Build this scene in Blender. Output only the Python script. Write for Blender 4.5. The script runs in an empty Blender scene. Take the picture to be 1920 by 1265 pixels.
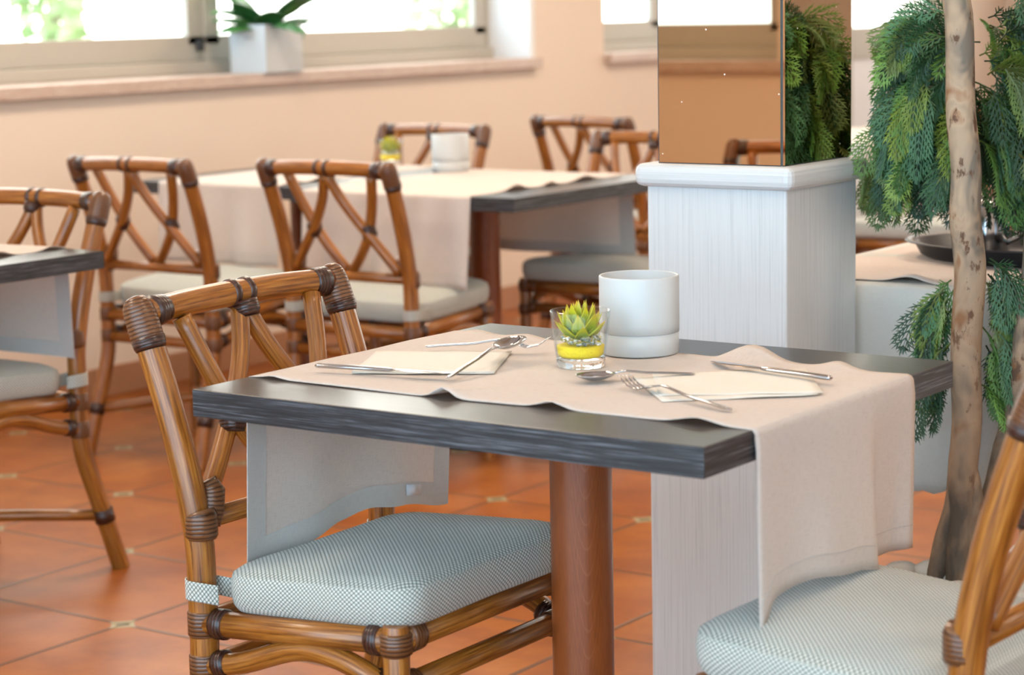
import bpy, math, random
from mathutils import Vector, Matrix
random.seed(7)
PI = math.pi
S = bpy.context.scene
COL = S.collection

# ------------------------------------------------------------------ camera
R = [[0.8180070194921077, 0.5748551977381103, -0.020149880771762094],
     [0.07025815497836954, -0.13462150198940367, -0.9884031782937327],
     [-0.5709013117174225, 0.8071050444865246, -0.1505095991747084]]
cd = bpy.data.cameras.new('camera')
cam = bpy.data.objects.new('camera', cd); COL.objects.link(cam)
cx, cy, cz = (Vector(r) for r in R)
M = Matrix.Identity(4)
for i in range(3):
    M[i][0] = cx[i]; M[i][1] = -cy[i]; M[i][2] = -cz[i]
M[2][3] = 1.26
cam.matrix_world = M
cd.sensor_fit = 'HORIZONTAL'; cd.sensor_width = 36.0
cd.lens = 4107.58 / 1920 * 36
cd.clip_start = 0.05; cd.clip_end = 200
cd.dof.use_dof = True; cd.dof.focus_distance = 3.35; cd.dof.aperture_fstop = 4.8
S.camera = cam

# ------------------------------------------------------------------ view, world, lights
S.view_settings.view_transform = 'Standard'; S.view_settings.look = 'None'
S.view_settings.gamma = 1.0; S.view_settings.exposure = .88
S.view_settings.use_curve_mapping = False
W = bpy.data.worlds.new('world'); S.world = W; W.use_nodes = True
wn = W.node_tree.nodes; wl = W.node_tree.links
wn.clear()
wo = wn.new('ShaderNodeOutputWorld'); wb = wn.new('ShaderNodeBackground')
wt = wn.new('ShaderNodeTexCoord'); wsx = wn.new('ShaderNodeSeparateXYZ'); wr = wn.new('ShaderNodeValToRGB')
wl.new(wt.outputs['Generated'], wsx.inputs[0])
wm = wn.new('ShaderNodeMapRange'); wl.new(wsx.outputs['Y'], wm.inputs[0]); wm.inputs[1].default_value = -.7; wm.inputs[2].default_value = .35
wl.new(wm.outputs[0], wr.inputs[0])      # clear blue sky to the south, hazy bright sky elsewhere
wr.color_ramp.elements[0].position = 0.0; wr.color_ramp.elements[0].color = (0.60, 0.80, 1.0, 1)
wr.color_ramp.elements[1].position = 1.0; wr.color_ramp.elements[1].color = (1.0, 0.95, 0.88, 1)
wl.new(wr.outputs[0], wb.inputs[0]); wl.new(wb.outputs[0], wo.inputs[0])
wb.inputs[1].default_value = 4.0

def area(name, loc, target, sx, sy, power, col, portal=False):
    l = bpy.data.lights.new(name, 'AREA'); l.shape = 'RECTANGLE'; l.size = sx; l.size_y = sy
    l.energy = power; l.color = col
    if portal: l.cycles.is_portal = True
    o = bpy.data.objects.new(name, l); COL.objects.link(o); o.location = loc
    d = Vector(target) - Vector(loc)
    o.rotation_euler = d.to_track_quat('-Z', 'Y').to_euler()
    return o

# unseen warm area lights, added below the ceiling as fill
for k, (x, y, p) in enumerate(((-3.6, 1.6, 18), (-3.6, 4.4, 24), (-1.3, 2.4, 6), (-1.2, 5.0, 10), (-3.4, 7.4, 22), (-1.0, 8.0, 14), (1.3, 3.0, 14))):
    area('warm_fill_light', (x, y, 2.74), (x, y, 0), 0.5, 0.5, p, (1.0, 0.80, 0.61))

# ------------------------------------------------------------------ helpers
class MB:
    def __init__(s): s.v = []; s.f = []; s.uv = []; s.col = []
    def quad(s, idx, uv=None): s.f.append(tuple(idx)); s.uv.append(uv or [(0, 0)] * len(idx))
    def add(s, verts): n = len(s.v); s.v += [tuple(p) for p in verts]; return n
    def box(s, a, b):
        x0, y0, z0 = a; x1, y1, z1 = b
        n = s.add([(x0, y0, z0), (x1, y0, z0), (x1, y1, z0), (x0, y1, z0), (x0, y0, z1), (x1, y0, z1), (x1, y1, z1), (x0, y1, z1)])
        for q, ax in (((0, 3, 2, 1), 'xy'), ((4, 5, 6, 7), 'xy'), ((0, 1, 5, 4), 'xz'), ((1, 2, 6, 5), 'yz'), ((2, 3, 7, 6), 'xz'), ((3, 0, 4, 7), 'yz')):
            c = {'x': 0, 'y': 1, 'z': 2}
            s.quad([n + i for i in q], [(s.v[n + i][c[ax[0]]], s.v[n + i][c[ax[1]]]) for i in q])
        return s
    def tube(s, pts, rad, seg=14, cap=True, round_end=False):
        pts = [Vector(p) for p in pts]; n = len(pts)
        if not hasattr(rad, '__len__'): rad = [rad] * n
        rad = list(rad)
        if round_end:      # domed ends
            r = rad[0]; d = (pts[0] - pts[1]).normalized(); P0 = pts[0]
            pre = [(P0 + d * r * math.sin(a), r * math.cos(a)) for a in (1.45, 1.0, 0.5)]
            r2 = rad[-1]; d2 = (pts[-1] - pts[-2]).normalized(); P1 = pts[-1]
            post = [(P1 + d2 * r2 * math.sin(a), r2 * math.cos(a)) for a in (0.5, 1.0, 1.45)]
            pts = [p for p, _ in pre] + pts + [p for p, _ in post]
            rad = [q for _, q in pre] + rad + [q for _, q in post]; n = len(pts)
        T = []
        for i in range(n):
            a = pts[max(i - 1, 0)]; b = pts[min(i + 1, n - 1)]
            T.append((b - a).normalized())
        up = Vector((0, 0, 1)) if abs(T[0].z) < .9 else Vector((1, 0, 0))
        N = (up - T[0] * up.dot(T[0])).normalized()
        L = 0; rings = []; Ls = []
        for i in range(n):
            if i: L += (pts[i] - pts[i - 1]).length; N = (N - T[i] * N.dot(T[i])).normalized()
            Bn = T[i].cross(N)
            rings.append(s.add([pts[i] + (N * math.cos(2 * PI * k / seg) + Bn * math.sin(2 * PI * k / seg)) * rad[i] for k in range(seg)]))
            Ls.append(L)
        rr = max(rad)
        for i in range(n - 1):
            for k in range(seg):
                k2 = (k + 1) % seg
                u0 = 2 * PI * k / seg * rr; u1 = 2 * PI * (k + 1) / seg * rr
                s.quad((rings[i] + k, rings[i] + k2, rings[i + 1] + k2, rings[i + 1] + k), [(u0, Ls[i]), (u1, Ls[i]), (u1, Ls[i + 1]), (u0, Ls[i + 1])])
        if cap:
            s.quad([rings[0] + k for k in reversed(range(seg))]); s.quad([rings[-1] + k for k in range(seg)])
        return s
    def lathe(s, prof, seg=40, c=(0, 0, 0), closed=False):
        rings = []
        for r, z in prof: rings.append(s.add([(c[0] + r * math.cos(2 * PI * k / seg), c[1] + r * math.sin(2 * PI * k / seg), c[2] + z) for k in range(seg)]))
        m = len(prof)
        for i in range(m if closed else m - 1):
            j = (i + 1) % m
            for k in range(seg):
                k2 = (k + 1) % seg; rr = max(prof[i][0], .01)
                s.quad((rings[i] + k, rings[i] + k2, rings[j] + k2, rings[j] + k), [(2 * PI * k / seg * rr, prof[i][1]), (2 * PI * (k + 1) / seg * rr, prof[i][1]), (2 * PI * (k + 1) / seg * rr, prof[j][1]), (2 * PI * k / seg * rr, prof[j][1])])
        return s
    def grid(s, P, uv=None):
        n = len(P); m = len(P[0]); a = s.add([p for row in P for p in row])
        for i in range(n - 1):
            for j in range(m - 1):
                q = (a + i * m + j, a + (i + 1) * m + j, a + (i + 1) * m + j + 1, a + i * m + j + 1)
                s.quad(q, [uv[i][j], uv[i + 1][j], uv[i + 1][j + 1], uv[i][j + 1]] if uv else None)
        return s
    def build(s, name, mat, parent=None, smooth=True, bevel=0, solid=0, sub=0, loc=None, rot=None, fix=True, auto=None):
        me = bpy.data.meshes.new(name); me.from_pydata(s.v, [], s.f)
        uvl = me.uv_layers.new(name='UVMap')
        flat = [c for f in s.uv for p in f for c in p]
        uvl.data.foreach_set('uv', flat)
        if s.col:
            ca = me.color_attributes.new('tint', 'FLOAT_COLOR', 'CORNER')
            cc = []
            for f, c in zip(s.f, s.col): cc += list(c) * len(f)
            ca.data.foreach_set('color', cc)
        me.materials.append(mat)
        me.polygons.foreach_set('use_smooth', [smooth] * len(me.polygons))
        if fix:
            import bmesh
            bm = bmesh.new(); bm.from_mesh(me); bmesh.ops.recalc_face_normals(bm, faces=bm.faces); bm.to_mesh(me); bm.free()
        if auto is not None:
            me.set_sharp_from_angle(angle=math.radians(auto))
        o = bpy.data.objects.new(name, me); COL.objects.link(o)
        if parent: o.parent = parent
        if loc: o.location = loc
        if rot: o.rotation_euler = rot
        if bevel:
            m = o.modifiers.new('b', 'BEVEL'); m.width = bevel; m.segments = 3; m.limit_method = 'ANGLE'; m.angle_limit = math.radians(40)
        if solid:
            m = o.modifiers.new('s', 'SOLIDIFY'); m.thickness = solid; m.offset = -1
        if sub:
            m = o.modifiers.new('u', 'SUBSURF'); m.levels = sub; m.render_levels = sub
        return o

def tag(o, label, cat, group=None):
    o['label'] = label; o['category'] = cat
    if group: o['group'] = group
    return o
def thing(name, loc, rz, label, cat, group=None):
    o = bpy.data.objects.new(name, None); COL.objects.link(o); o.location = loc; o.rotation_euler = (0, 0, rz)
    o.empty_display_size = .05
    return tag(o, label, cat, group)
def struct(o): o['kind'] = 'structure'; return o
def dup(root, loc, rz, label, group=None):
    r = root.copy(); COL.objects.link(r); r.location = loc; r.rotation_euler = (0, 0, rz); r['label'] = label
    if group: r['group'] = group
    for ch in list(root.children):
        c = ch.copy(); COL.objects.link(c); c.parent = r
        for g in list(ch.children):
            d = g.copy(); COL.objects.link(d); d.parent = c
    return r
def cr(pts, n=6):      # catmull-rom resample
    P = [Vector(p) for p in pts]; P = [P[0] * 2 - P[1]] + P + [P[-1] * 2 - P[-2]]; out = []
    for i in range(1, len(P) - 2):
        for k in range(n):
            t = k / n; a, b, c, d = P[i - 1], P[i], P[i + 1], P[i + 2]
            out.append(0.5 * ((2 * b) + (c - a) * t + (2 * a - 5 * b + 4 * c - d) * t * t + (3 * b - a - 3 * c + d) * t ** 3))
    out.append(P[-2]); return out
def lerp(a, b, t): return a + (b - a) * t
def interp(x, tab):
    if x <= tab[0][0]: return tab[0][1]
    for (a, p), (b, q) in zip(tab, tab[1:]):
        if x <= b: t = (x - a) / (b - a); t = t * t * (3 - 2 * t); return p + (q - p) * t
    return tab[-1][1]

# ------------------------------------------------------------------ materials
class N:
    def __init__(s, name):
        s.m = bpy.data.materials.new(name); s.m.use_nodes = True; s.t = s.m.node_tree; s.n = s.t.nodes; s.l = s.t.links
        s.p = s.n['Principled BSDF']; s.out = s.n['Material Output']
    def new(s, typ, **kw):
        n = s.n.new(typ)
        for k, v in kw.items():
            if k in n.inputs.keys(): n.inputs[k].default_value = v
            else: setattr(n, k, v)
        return n
    def link(s, a, b): s.l.new(a, b)
    def co(s, kind='Object', scale=(1, 1, 1), rot=(0, 0, 0)):
        t = s.new('ShaderNodeTexCoord'); m = s.new('ShaderNodeMapping'); m.inputs['Scale'].default_value = scale; m.inputs['Rotation'].default_value = rot
        s.link(t.outputs[kind], m.inputs[0]); return m.outputs[0]
    def noise(s, v, scale=5, detail=3, rough=.5, dist=0):
        n = s.new('ShaderNodeTexNoise'); n.inputs['Scale'].default_value = scale; n.inputs['Detail'].default_value = detail; n.inputs['Roughness'].default_value = rough; n.inputs['Distortion'].default_value = dist
        s.link(v, n.inputs['Vector']); return n.outputs['Fac']
    def ramp(s, f, *st):
        r = s.new('ShaderNodeValToRGB'); e = r.color_ramp.elements
        while len(e) < len(st): e.new(.5)
        for i, (p, c) in enumerate(st): e[i].position = p; e[i].color = (*c, 1) if len(c) == 3 else c
        s.link(f, r.inputs[0]); return r.outputs[0]
    def math(s, op, a, b=None, c=None):
        n = s.new('ShaderNodeMath'); n.operation = op
        for i, q in enumerate((a, b, c)):
            if q is None: continue
            if isinstance(q, (int, float)): n.inputs[i].default_value = q
            else: s.link(q, n.inputs[i])
        return n.outputs[0]
    def mix(s, f, a, b, mode='MIX'):
        n = s.new('ShaderNodeMix'); n.data_type = 'RGBA'; n.blend_type = mode
        for i, q in ((0, f), (6, a), (7, b)):
            if isinstance(q, (int, float)): n.inputs[i].default_value = q
            elif isinstance(q, tuple): n.inputs[i].default_value = (*q, 1)
            else: s.link(q, n.inputs[i])
        return n.outputs[2]
    def bump(s, h, dist=.001, strength=1.0):
        b = s.new('ShaderNodeBump'); b.inputs['Distance'].default_value = dist; b.inputs['Strength'].default_value = strength
        s.link(h, b.inputs['Height']); s.link(b.outputs[0], s.p.inputs['Normal']); return b
    def base(s, c):
        if isinstance(c, tuple): s.p.inputs['Base Color'].default_value = (*c, 1)
        else: s.link(c, s.p.inputs['Base Color'])
    def set(s, **kw):
        for k, v in kw.items(): s.p.inputs[k.replace('_', ' ')].default_value = v
        return s

def plain(name, c, rough=.5, metal=0, **kw):
    m = N(name); m.base(c); m.set(Roughness=rough, Metallic=metal, **kw); return m.m

def mk_rattan(name, a, b, c, rough=.32):
    m = N(name); v = m.co('UV', (260, 9, 1)); f = m.noise(v, 1, 4, .6)
    v2 = m.co('UV', (40, 4, 1)); g = m.noise(v2, 1, 2)
    oi = m.new('ShaderNodeObjectInfo')
    col = m.ramp(f, (.3, a), (.5, b), (.72, c))
    col = m.mix(m.ramp(g, (.35, (0, 0, 0)), (.65, (1, 1, 1))), m.mix(.4, col, a), col)
    m.base(col); m.set(Roughness=rough); m.p.inputs['Coat Weight'].default_value = .25; m.p.inputs['Coat Roughness'].default_value = .25
    m.bump(f, .0006, .5); return m.m
RAT = mk_rattan('rattan_wood', (.090, .024, .004), (.34, .112, .013), (.58, .245, .046))
RATL = mk_rattan('rattan_wood_light', (.24, .085, .022), (.40, .16, .045), (.55, .25, .08), .38)
def mk_bind(name, dark, light, period=.006):
    m = N(name); t = m.new('ShaderNodeTexCoord'); sx = m.new('ShaderNodeSeparateXYZ'); m.link(t.outputs['UV'], sx.inputs[0])
    nz = m.noise(m.co('UV', (30, 30, 1)), 1, 2)
    q = m.math('ADD', sx.outputs[1], m.math('MULTIPLY', nz, .003))
    w = m.math('ABSOLUTE', m.math('SINE', m.math('MULTIPLY', q, PI / period)))
    m.base(m.ramp(w, (.08, (dark[0] * .3, dark[1] * .3, dark[2] * .3)), (.3, dark), (.9, light))); m.set(Roughness=.3)
    m.bump(w, .0008, .6); return m.m
BIND = mk_bind('cane_binding', (.085, .030, .011), (.17, .066, .024))
BIND2 = mk_bind('dark_cane_binding', (.022, .008, .005), (.06, .021, .012))

def mk_fabric():
    m = N('woven_cushion_fabric'); t = m.new('ShaderNodeTexCoord'); mp = m.new('ShaderNodeMapping')
    m.link(t.outputs['UV'], mp.inputs[0]); sx = m.new('ShaderNodeSeparateXYZ'); m.link(mp.outputs[0], sx.inputs[0])
    k = PI / .0075
    a = m.math('SINE', m.math('MULTIPLY', m.math('ADD', sx.outputs[0], sx.outputs[1]), k))
    b = m.math('SINE', m.math('MULTIPLY', m.math('SUBTRACT', sx.outputs[0], m.math('MULTIPLY', sx.outputs[1], 1.0)), k))
    w = m.math('MULTIPLY', m.math('ABSOLUTE', a), m.math('ABSOLUTE', b))
    fine = m.noise(m.co('UV', (1, 1, 1)), 900, 1)
    w2 = m.math('ADD', m.math('MULTIPLY', w, .9), m.math('MULTIPLY', fine, .15))
    m.base(m.ramp(w2, (.14, (.12, .150, .125)), (.42, (.49, .49, .43)), (.75, (.68, .66, .58)))); m.set(Roughness=.85)
    m.p.inputs['Sheen Weight'].default_value = .2
    m.bump(w2, .0012, .7); return m.m
FAB = mk_fabric()

def mk_linen(name, c1, c2, trans=.22):
    m = N(name)
    t = m.new('ShaderNodeTexCoord'); sx = m.new('ShaderNodeSeparateXYZ'); m.link(t.outputs['UV'], sx.inputs[0])
    wa = m.noise(m.co('UV', (1400, 60, 1)), 1, 2); wb_ = m.noise(m.co('UV', (60, 1400, 1)), 1, 2)
    w = m.math('ADD', wa, wb_)
    f = m.noise(m.co('UV', (6, 6, 1)), 1, 3)
    col = m.mix(m.ramp(w, (.75, (0, 0, 0)), (1.2, (1, 1, 1))), c1, c2)
    col = m.mix(m.math('MULTIPLY', f, .25), col, (c1[0] * .9, c1[1] * .88, c1[2] * .86))
    m.base(col); m.set(Roughness=.9)
    m.bump(w, .0004, .5)
    tr = m.new('ShaderNodeBsdfTranslucent'); m.link(col, tr.inputs[0]); mx = m.new('ShaderNodeMixShader'); mx.inputs[0].default_value = trans
    m.link(m.p.outputs[0], mx.inputs[1]); m.link(tr.outputs[0], mx.inputs[2]); m.link(mx.outputs[0], m.out.inputs[0])
    return m.m
LIN = mk_linen('beige_linen', (.70, .605, .535), (.82, .73, .655), .30)
HEM = mk_linen('linen_hem', (.54, .50, .46), (.62, .58, .54), .08)
NAP = mk_linen('cream_napkin_paper', (.86, .80, .70), (.90, .84, .74), .2)

def mk_dark(name, axis):
    m = N(name); sc = {'x': (14, 260, 900), 'y': (260, 14, 900)}[axis]
    f = m.noise(m.co('Object', sc), 1, 3, .6); g = m.noise(m.co('Object', tuple(q * .35 for q in sc)), 1, 2)
    h = m.math('ADD', m.math('MULTIPLY', f, .65), m.math('MULTIPLY', g, .35))
    m.base(m.ramp(h, (.40, (.009, .009, .010)), (.52, (.026, .027, .030)), (.63, (.135, .140, .155)))); m.set(Roughness=.42)
    m.bump(h, .0008, .6); return m.m
EDGEX = mk_dark('dark_wood_edge_long', 'x'); EDGEY = mk_dark('dark_wood_edge_short', 'y')
def mk_top():
    m = N('dark_wood_laminate_top'); f = m.noise(m.co('Object', (9, 300, 1)), 1, 3); 
    m.base(m.ramp(f, (.35, (.018, .0165, .016)), (.65, (.030, .0275, .027)))); m.set(Roughness=.30)
    m.p.inputs['Specular IOR Level'].default_value = .5
    m.bump(f, .0004, .5); return m.m
TOP = mk_top()
def mk_col():
    m = N('reddish_beech_column'); t = m.new('ShaderNodeTexCoord'); sx = m.new('ShaderNodeSeparateXYZ'); m.link(t.outputs['Object'], sx.inputs[0])
    # cathedral grain: nested parabolas around the camera-facing side
    ang = m.math('ARCTAN2', m.math('ADD', m.math('MULTIPLY', sx.outputs[0], .807), m.math('MULTIPLY', sx.outputs[1], .57)), m.math('SUBTRACT', m.math('MULTIPLY', sx.outputs[0], .57), m.math('MULTIPLY', sx.outputs[1], .807)))
    par = m.math('ADD', sx.outputs[2], m.math('MULTIPLY', m.math('MULTIPLY', m.math('SUBTRACT', ang, .12), m.math('SUBTRACT', ang, .12)), -.42))
    nz = m.noise(m.co('Object', (12, 12, 3)), 1, 2)
    q = m.math('ADD', m.math('MULTIPLY', par, 1.0), m.math('MULTIPLY', nz, .06))
    w = m.math('FRACT', m.math('MULTIPLY', q, 26))
    line = m.ramp(w, (0, (1, 1, 1)), (.10, (0, 0, 0)), (.92, (0, 0, 0)), (1, (1, 1, 1)))
    fine = m.noise(m.co('Object', (900, 900, 40)), 1, 2)
    col = m.ramp(fine, (.3, (.19, .042, .007)), (.7, (.27, .066, .013)))
    col = m.mix(m.math('MULTIPLY', line, .35), col, (.36, .13, .055))
    m.base(col); m.set(Roughness=.4); m.p.inputs['Coat Weight'].default_value = .2; return m.m
COLM = mk_col()
def mk_white_wood(name, vertical=True):
    m = N(name); sc = (300, 300, 4) if vertical else (4, 4, 260)
    f = m.noise(m.co('Object', sc), 1, 3, .65); g = m.noise(m.co('Object', (3, 3, 2)), 1, 2)
    m.base(m.mix(m.math('MULTIPLY', g, .3), m.ramp(f, (.32, (.51, .54, .54)), (.46, (.62, .64, .635)), (.7, (.67, .685, .68))), (.60, .63, .625))); m.set(Roughness=.42)
    m.bump(f, .0004, .5); return m.m
WW = mk_white_wood('whitewashed_wood'); WW2 = mk_white_wood('whitewashed_trim', False)

def mk_floor():
    m = N('terracotta_tiles'); t = m.new('ShaderNodeTexCoord'); mp = m.new('ShaderNodeMapping'); m.link(t.outputs['Object'], mp.inputs[0])
    mp.inputs['Location'].default_value = (3.225 + .447 * 20, -3.135 + .447 * 30, 0)
    sx = m.new('ShaderNodeSeparateXYZ'); m.link(mp.outputs[0], sx.inputs[0]); P = .447
    def cell(o):
        u = m.math('DIVIDE', o, P); fl = m.math('ROUND', u); return m.math('MULTIPLY', m.math('ABSOLUTE', m.math('SUBTRACT', u, fl)), P), m.math('FLOOR', u)
    dx, ix = cell(sx.outputs[0]); dy, iy = cell(sx.outputs[1])
    grout = m.math('MINIMUM', dx, dy)
    dsq = m.math('ADD', m.math('POWER', dx, .8), m.math('POWER', dy, .8))
    inset = m.ramp(m.math('MULTIPLY', dsq, 5.0), (.36, (1, 1, 1)), (.40, (0, 0, 0)))
    core = m.ramp(m.math('MULTIPLY', dsq, 5.0), (.20, (1, 1, 1)), (.27, (0, 0, 0)))
    cmb = m.new('ShaderNodeCombineXYZ'); m.link(ix, cmb.inputs[0]); m.link(iy, cmb.inputs[1])
    wnz = m.new('ShaderNodeTexWhiteNoise'); m.link(cmb.outputs[0], wnz.inputs['Vector'])
    n1 = m.noise(m.co('Object', (1, 1, 1)), 5, 4, .6); n2 = m.noise(m.co('Object', (1, 1, 1)), 60, 3)
    col = m.ramp(n1, (.3, (.21, .050, .003)), (.5, (.33, .093, .007)), (.72, (.45, .155, .018)))
    col = m.mix(m.math('MULTIPLY', wnz.outputs[0], .35), col, (.27, .062, .010))
    col = m.mix(m.math('MULTIPLY', n2, .18), col, (.20, .055, .012))
    gmask = m.ramp(m.math('MULTIPLY', grout, 100), (.5, (1, 1, 1)), (.8, (0, 0, 0)))
    col = m.mix(gmask, col, (.13, .05, .018))
    col = m.mix(inset, col, (.34, .29, .17)); col = m.mix(core, col, (.16, .13, .06))
    m.base(col); m.set(Roughness=.36); m.p.inputs['Specular IOR Level'].default_value = .32
    m.bump(m.ramp(m.math('MULTIPLY', grout, 100), (.3, (0, 0, 0)), (.7, (1, 1, 1))), .002, .5); return m.m
FLOOR = mk_floor()
def mk_wall(name, c):
    m = N(name); f = m.noise(m.co('Object', (1, 1, 1)), 120, 3); g = m.noise(m.co('Object', (1, 1, 1)), .8, 2)
    m.base(m.mix(m.math('MULTIPLY', g, .12), c, (c[0] * .92, c[1] * .9, c[2] * .87))); m.set(Roughness=.9); m.bump(f, .001, .15); return m.m
WALL = mk_wall('peach_plaster', (.76, .63, .51)); CEIL = mk_wall('white_plaster', (.82, .80, .76)); REV = mk_wall('white_reveal_plaster', (.80, .80, .78))
def mk_marble():
    m = N('pink_marble'); f = m.noise(m.co('Object', (2, 2, 6)), 8, 5, .6, 1)
    m.base(m.ramp(f, (.3, (.46, .32, .25)), (.6, (.55, .42, .34)), (.8, (.60, .48, .40)))); m.set(Roughness=.35); return m.m
MARB = mk_marble()
FRAME = plain('beige_aluminium', (.47, .43, .36), .45)
GASK = plain('black_rubber', (.02, .02, .02), .5)
WHITE = plain('white_ceramic', (.52, .53, .52), .4)
STEEL = plain('polished_steel', (.46, .46, .47), .12, 1.0)
BLACK = plain('black_plastic', (.018, .02, .024), .35)
PEB = N('pebble'); 
_f = PEB.noise(PEB.co('Object', (1, 1, 1)), 14, 4); _i = PEB.new('ShaderNodeObjectInfo')
PEB.base(PEB.mix(PEB.math('MULTIPLY', _f, .6), (.56, .53, .47), (.36, .33, .28))); PEB.set(Roughness=.7); PEB = PEB.m
def mk_glass(name, col=(1, 1, 1), ior=1.5):
    m = N(name); m.base(col); m.set(Roughness=0.0, IOR=ior); m.p.inputs['Transmission Weight'].default_value = 1.0; return m.m
GLASS = mk_glass('clear_glass', (.97, 1, .99), 1.33); CRYST = mk_glass('crystal_beads', (.95, .98, .97), 1.45)
def mk_pane():
    m = N('window_glass'); tr = m.new('ShaderNodeBsdfTransparent'); gl = m.new('ShaderNodeBsdfGlossy'); gl.inputs['Roughness'].default_value = .02
    lw = m.new('ShaderNodeLayerWeight'); fr = m.new('ShaderNodeMapRange'); m.link(m.math('POWER', lw.outputs['Facing'], 4.0), fr.inputs[0]); fr.inputs[3].default_value = .03; fr.inputs[4].default_value = .6; mx = m.new('ShaderNodeMixShader'); tr.inputs[0].default_value = (.95, .98, .98, 1)
    m.link(fr.outputs[0], mx.inputs[0]); m.link(tr.outputs[0], mx.inputs[1]); m.link(gl.outputs[0], mx.inputs[2]); m.link(mx.outputs[0], m.out.inputs[0]); return m.m
PANE = mk_pane()
def mk_thin():
    m = N('thin_clear_glass'); tr = m.new('ShaderNodeBsdfTransparent'); gl = m.new('ShaderNodeBsdfGlossy'); gl.inputs['Roughness'].default_value = .01
    lw = m.new('ShaderNodeLayerWeight'); fr = m.new('ShaderNodeMapRange'); m.link(m.math('POWER', lw.outputs['Facing'], 3.0), fr.inputs[0]); fr.inputs[3].default_value = .03; fr.inputs[4].default_value = .6
    col = m.ramp(m.math('POWER', lw.outputs['Facing'], 4.0), (0, (.99, 1, .995)), (1, (.72, .80, .80))); m.link(col, tr.inputs[0])
    mx = m.new('ShaderNodeMixShader'); m.link(fr.outputs[0], mx.inputs[0]); m.link(tr.outputs[0], mx.inputs[1]); m.link(gl.outputs[0], mx.inputs[2]); m.link(mx.outputs[0], m.out.inputs[0]); return m.m
THIN = mk_thin()
def mk_mirror():
    m = N('bronze_mirror'); f = m.noise(m.co('Object', (1, 1, 1)), 9, 4)
    v = m.new('ShaderNodeTexVoronoi'); v.inputs['Scale'].default_value = 42; v.inputs['Randomness'].default_value = 1
    m.link(m.co('Object', (1, 1, 1)), v.inputs['Vector'])
    gt = m.new('ShaderNodeMath'); gt.operation = 'LESS_THAN'; m.link(v.outputs['Distance'], gt.inputs[0]); gt.inputs[1].default_value = .06
    vs = m.math('GREATER_THAN', v.outputs['Color'], .5)
    spot = m.math('MULTIPLY', gt.outputs[0], vs)
    m.base(m.mix(spot, (.76, .58, .40), (.95, .90, .80))); m.set(Metallic=1.0)
    m.link(m.math('ADD', m.math('MULTIPLY', spot, .6), .012), m.p.inputs['Roughness']); return m.m
MIR = mk_mirror(); MIRE = plain('dark_mirror_edge', (.045, .055, .065), .25)
def mk_bark():
    m = N('mottled_bark'); f = m.noise(m.co('Object', (1, 1, .45)), 38, 5, .65); g = m.noise(m.co('Object', (1, 1, .6)), 11, 3, .6, .5)
    t = m.new('ShaderNodeTexCoord'); sx = m.new('ShaderNodeSeparateXYZ'); m.link(t.outputs['Object'], sx.inputs[0])
    col = m.ramp(g, (.43, (.17, .145, .11)), (.49, (.33, .25, .17)), (.55, (.44, .32, .21)), (.62, (.27, .13, .055)))
    col = m.mix(m.ramp(f, (.36, (1, 1, 1)), (.42, (0, 0, 0))), col, (.11, .055, .028))
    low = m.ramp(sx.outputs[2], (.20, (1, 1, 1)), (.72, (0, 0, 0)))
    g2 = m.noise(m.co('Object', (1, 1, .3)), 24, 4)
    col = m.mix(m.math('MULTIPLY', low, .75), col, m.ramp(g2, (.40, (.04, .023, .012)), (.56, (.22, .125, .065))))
    m.base(col); m.set(Roughness=.75); m.bump(f, .004, .6); return m.m
BARK = mk_bark()
def mk_leaf():
    m = N('cypress_foliage'); a = m.new('ShaderNodeVertexColor'); a.layer_name = 'tint'
    m.base(a.outputs[0]); m.set(Roughness=.5)
    tr = m.new('ShaderNodeBsdfTranslucent'); m.link(a.outputs[0], tr.inputs[0]); mx = m.new('ShaderNodeMixShader'); mx.inputs[0].default_value = .15
    m.link(m.p.outputs[0], mx.inputs[1]); m.link(tr.outputs[0], mx.inputs[2]); m.link(mx.outputs[0], m.out.inputs[0]); return m.m
LEAF = mk_leaf()
def mk_succ():
    m = N('succulent_leaf'); t = m.new('ShaderNodeTexCoord'); sx = m.new('ShaderNodeSeparateXYZ'); m.link(t.outputs['UV'], sx.inputs[0])
    f = m.noise(m.co('Object', (1, 1, 1)), 60, 2)
    q = m.math('ADD', sx.outputs[1], m.math('MULTIPLY', m.math('SUBTRACT', f, .5), .35))
    e = m.math('ABSOLUTE', m.math('SUBTRACT', sx.outputs[0], .5))
    col = m.ramp(q, (.05, (.10, .22, .07)), (.45, (.28, .36, .03)), (.8, (.50, .46, .012)), (.97, (.60, .38, .01)))
    col = m.mix(m.ramp(e, (.36, (0, 0, 0)), (.5, (1, 1, 1))), col, (.50, .46, .02))
    m.base(col); m.set(Roughness=.4); m.p.inputs['Subsurface Weight'].default_value = .1; m.p.inputs['Subsurface Radius'].default_value = (.01, .01, .004); return m.m
SUCC = mk_succ()
SAND = N('yellow_sand'); _g = SAND.noise(SAND.co('Object', (1, 1, 1)), 900, 2)
SAND.base(SAND.ramp(_g, (.30, (.30, .22, .03)), (.36, (.85, .60, .01)), (.7, (.95, .74, .03)))); SAND.set(Roughness=.8); SAND.bump(_g, .001, .6); SAND = SAND.m
GLARE_TILE = N('glare_floor_tile'); _b = GLARE_TILE.new('ShaderNodeTexBrick'); GLARE_TILE.link(GLARE_TILE.co('Object', (1, 1, 1)), _b.inputs['Vector'])  # bluish-white tile colour stands in for window glare on the floor
_b.offset = 0; _b.inputs['Color1'].default_value = (.72, .76, .82, 1); _b.inputs['Color2'].default_value = (.70, .75, .82, 1); _b.inputs['Mortar'].default_value = (.42, .44, .48, 1)
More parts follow.
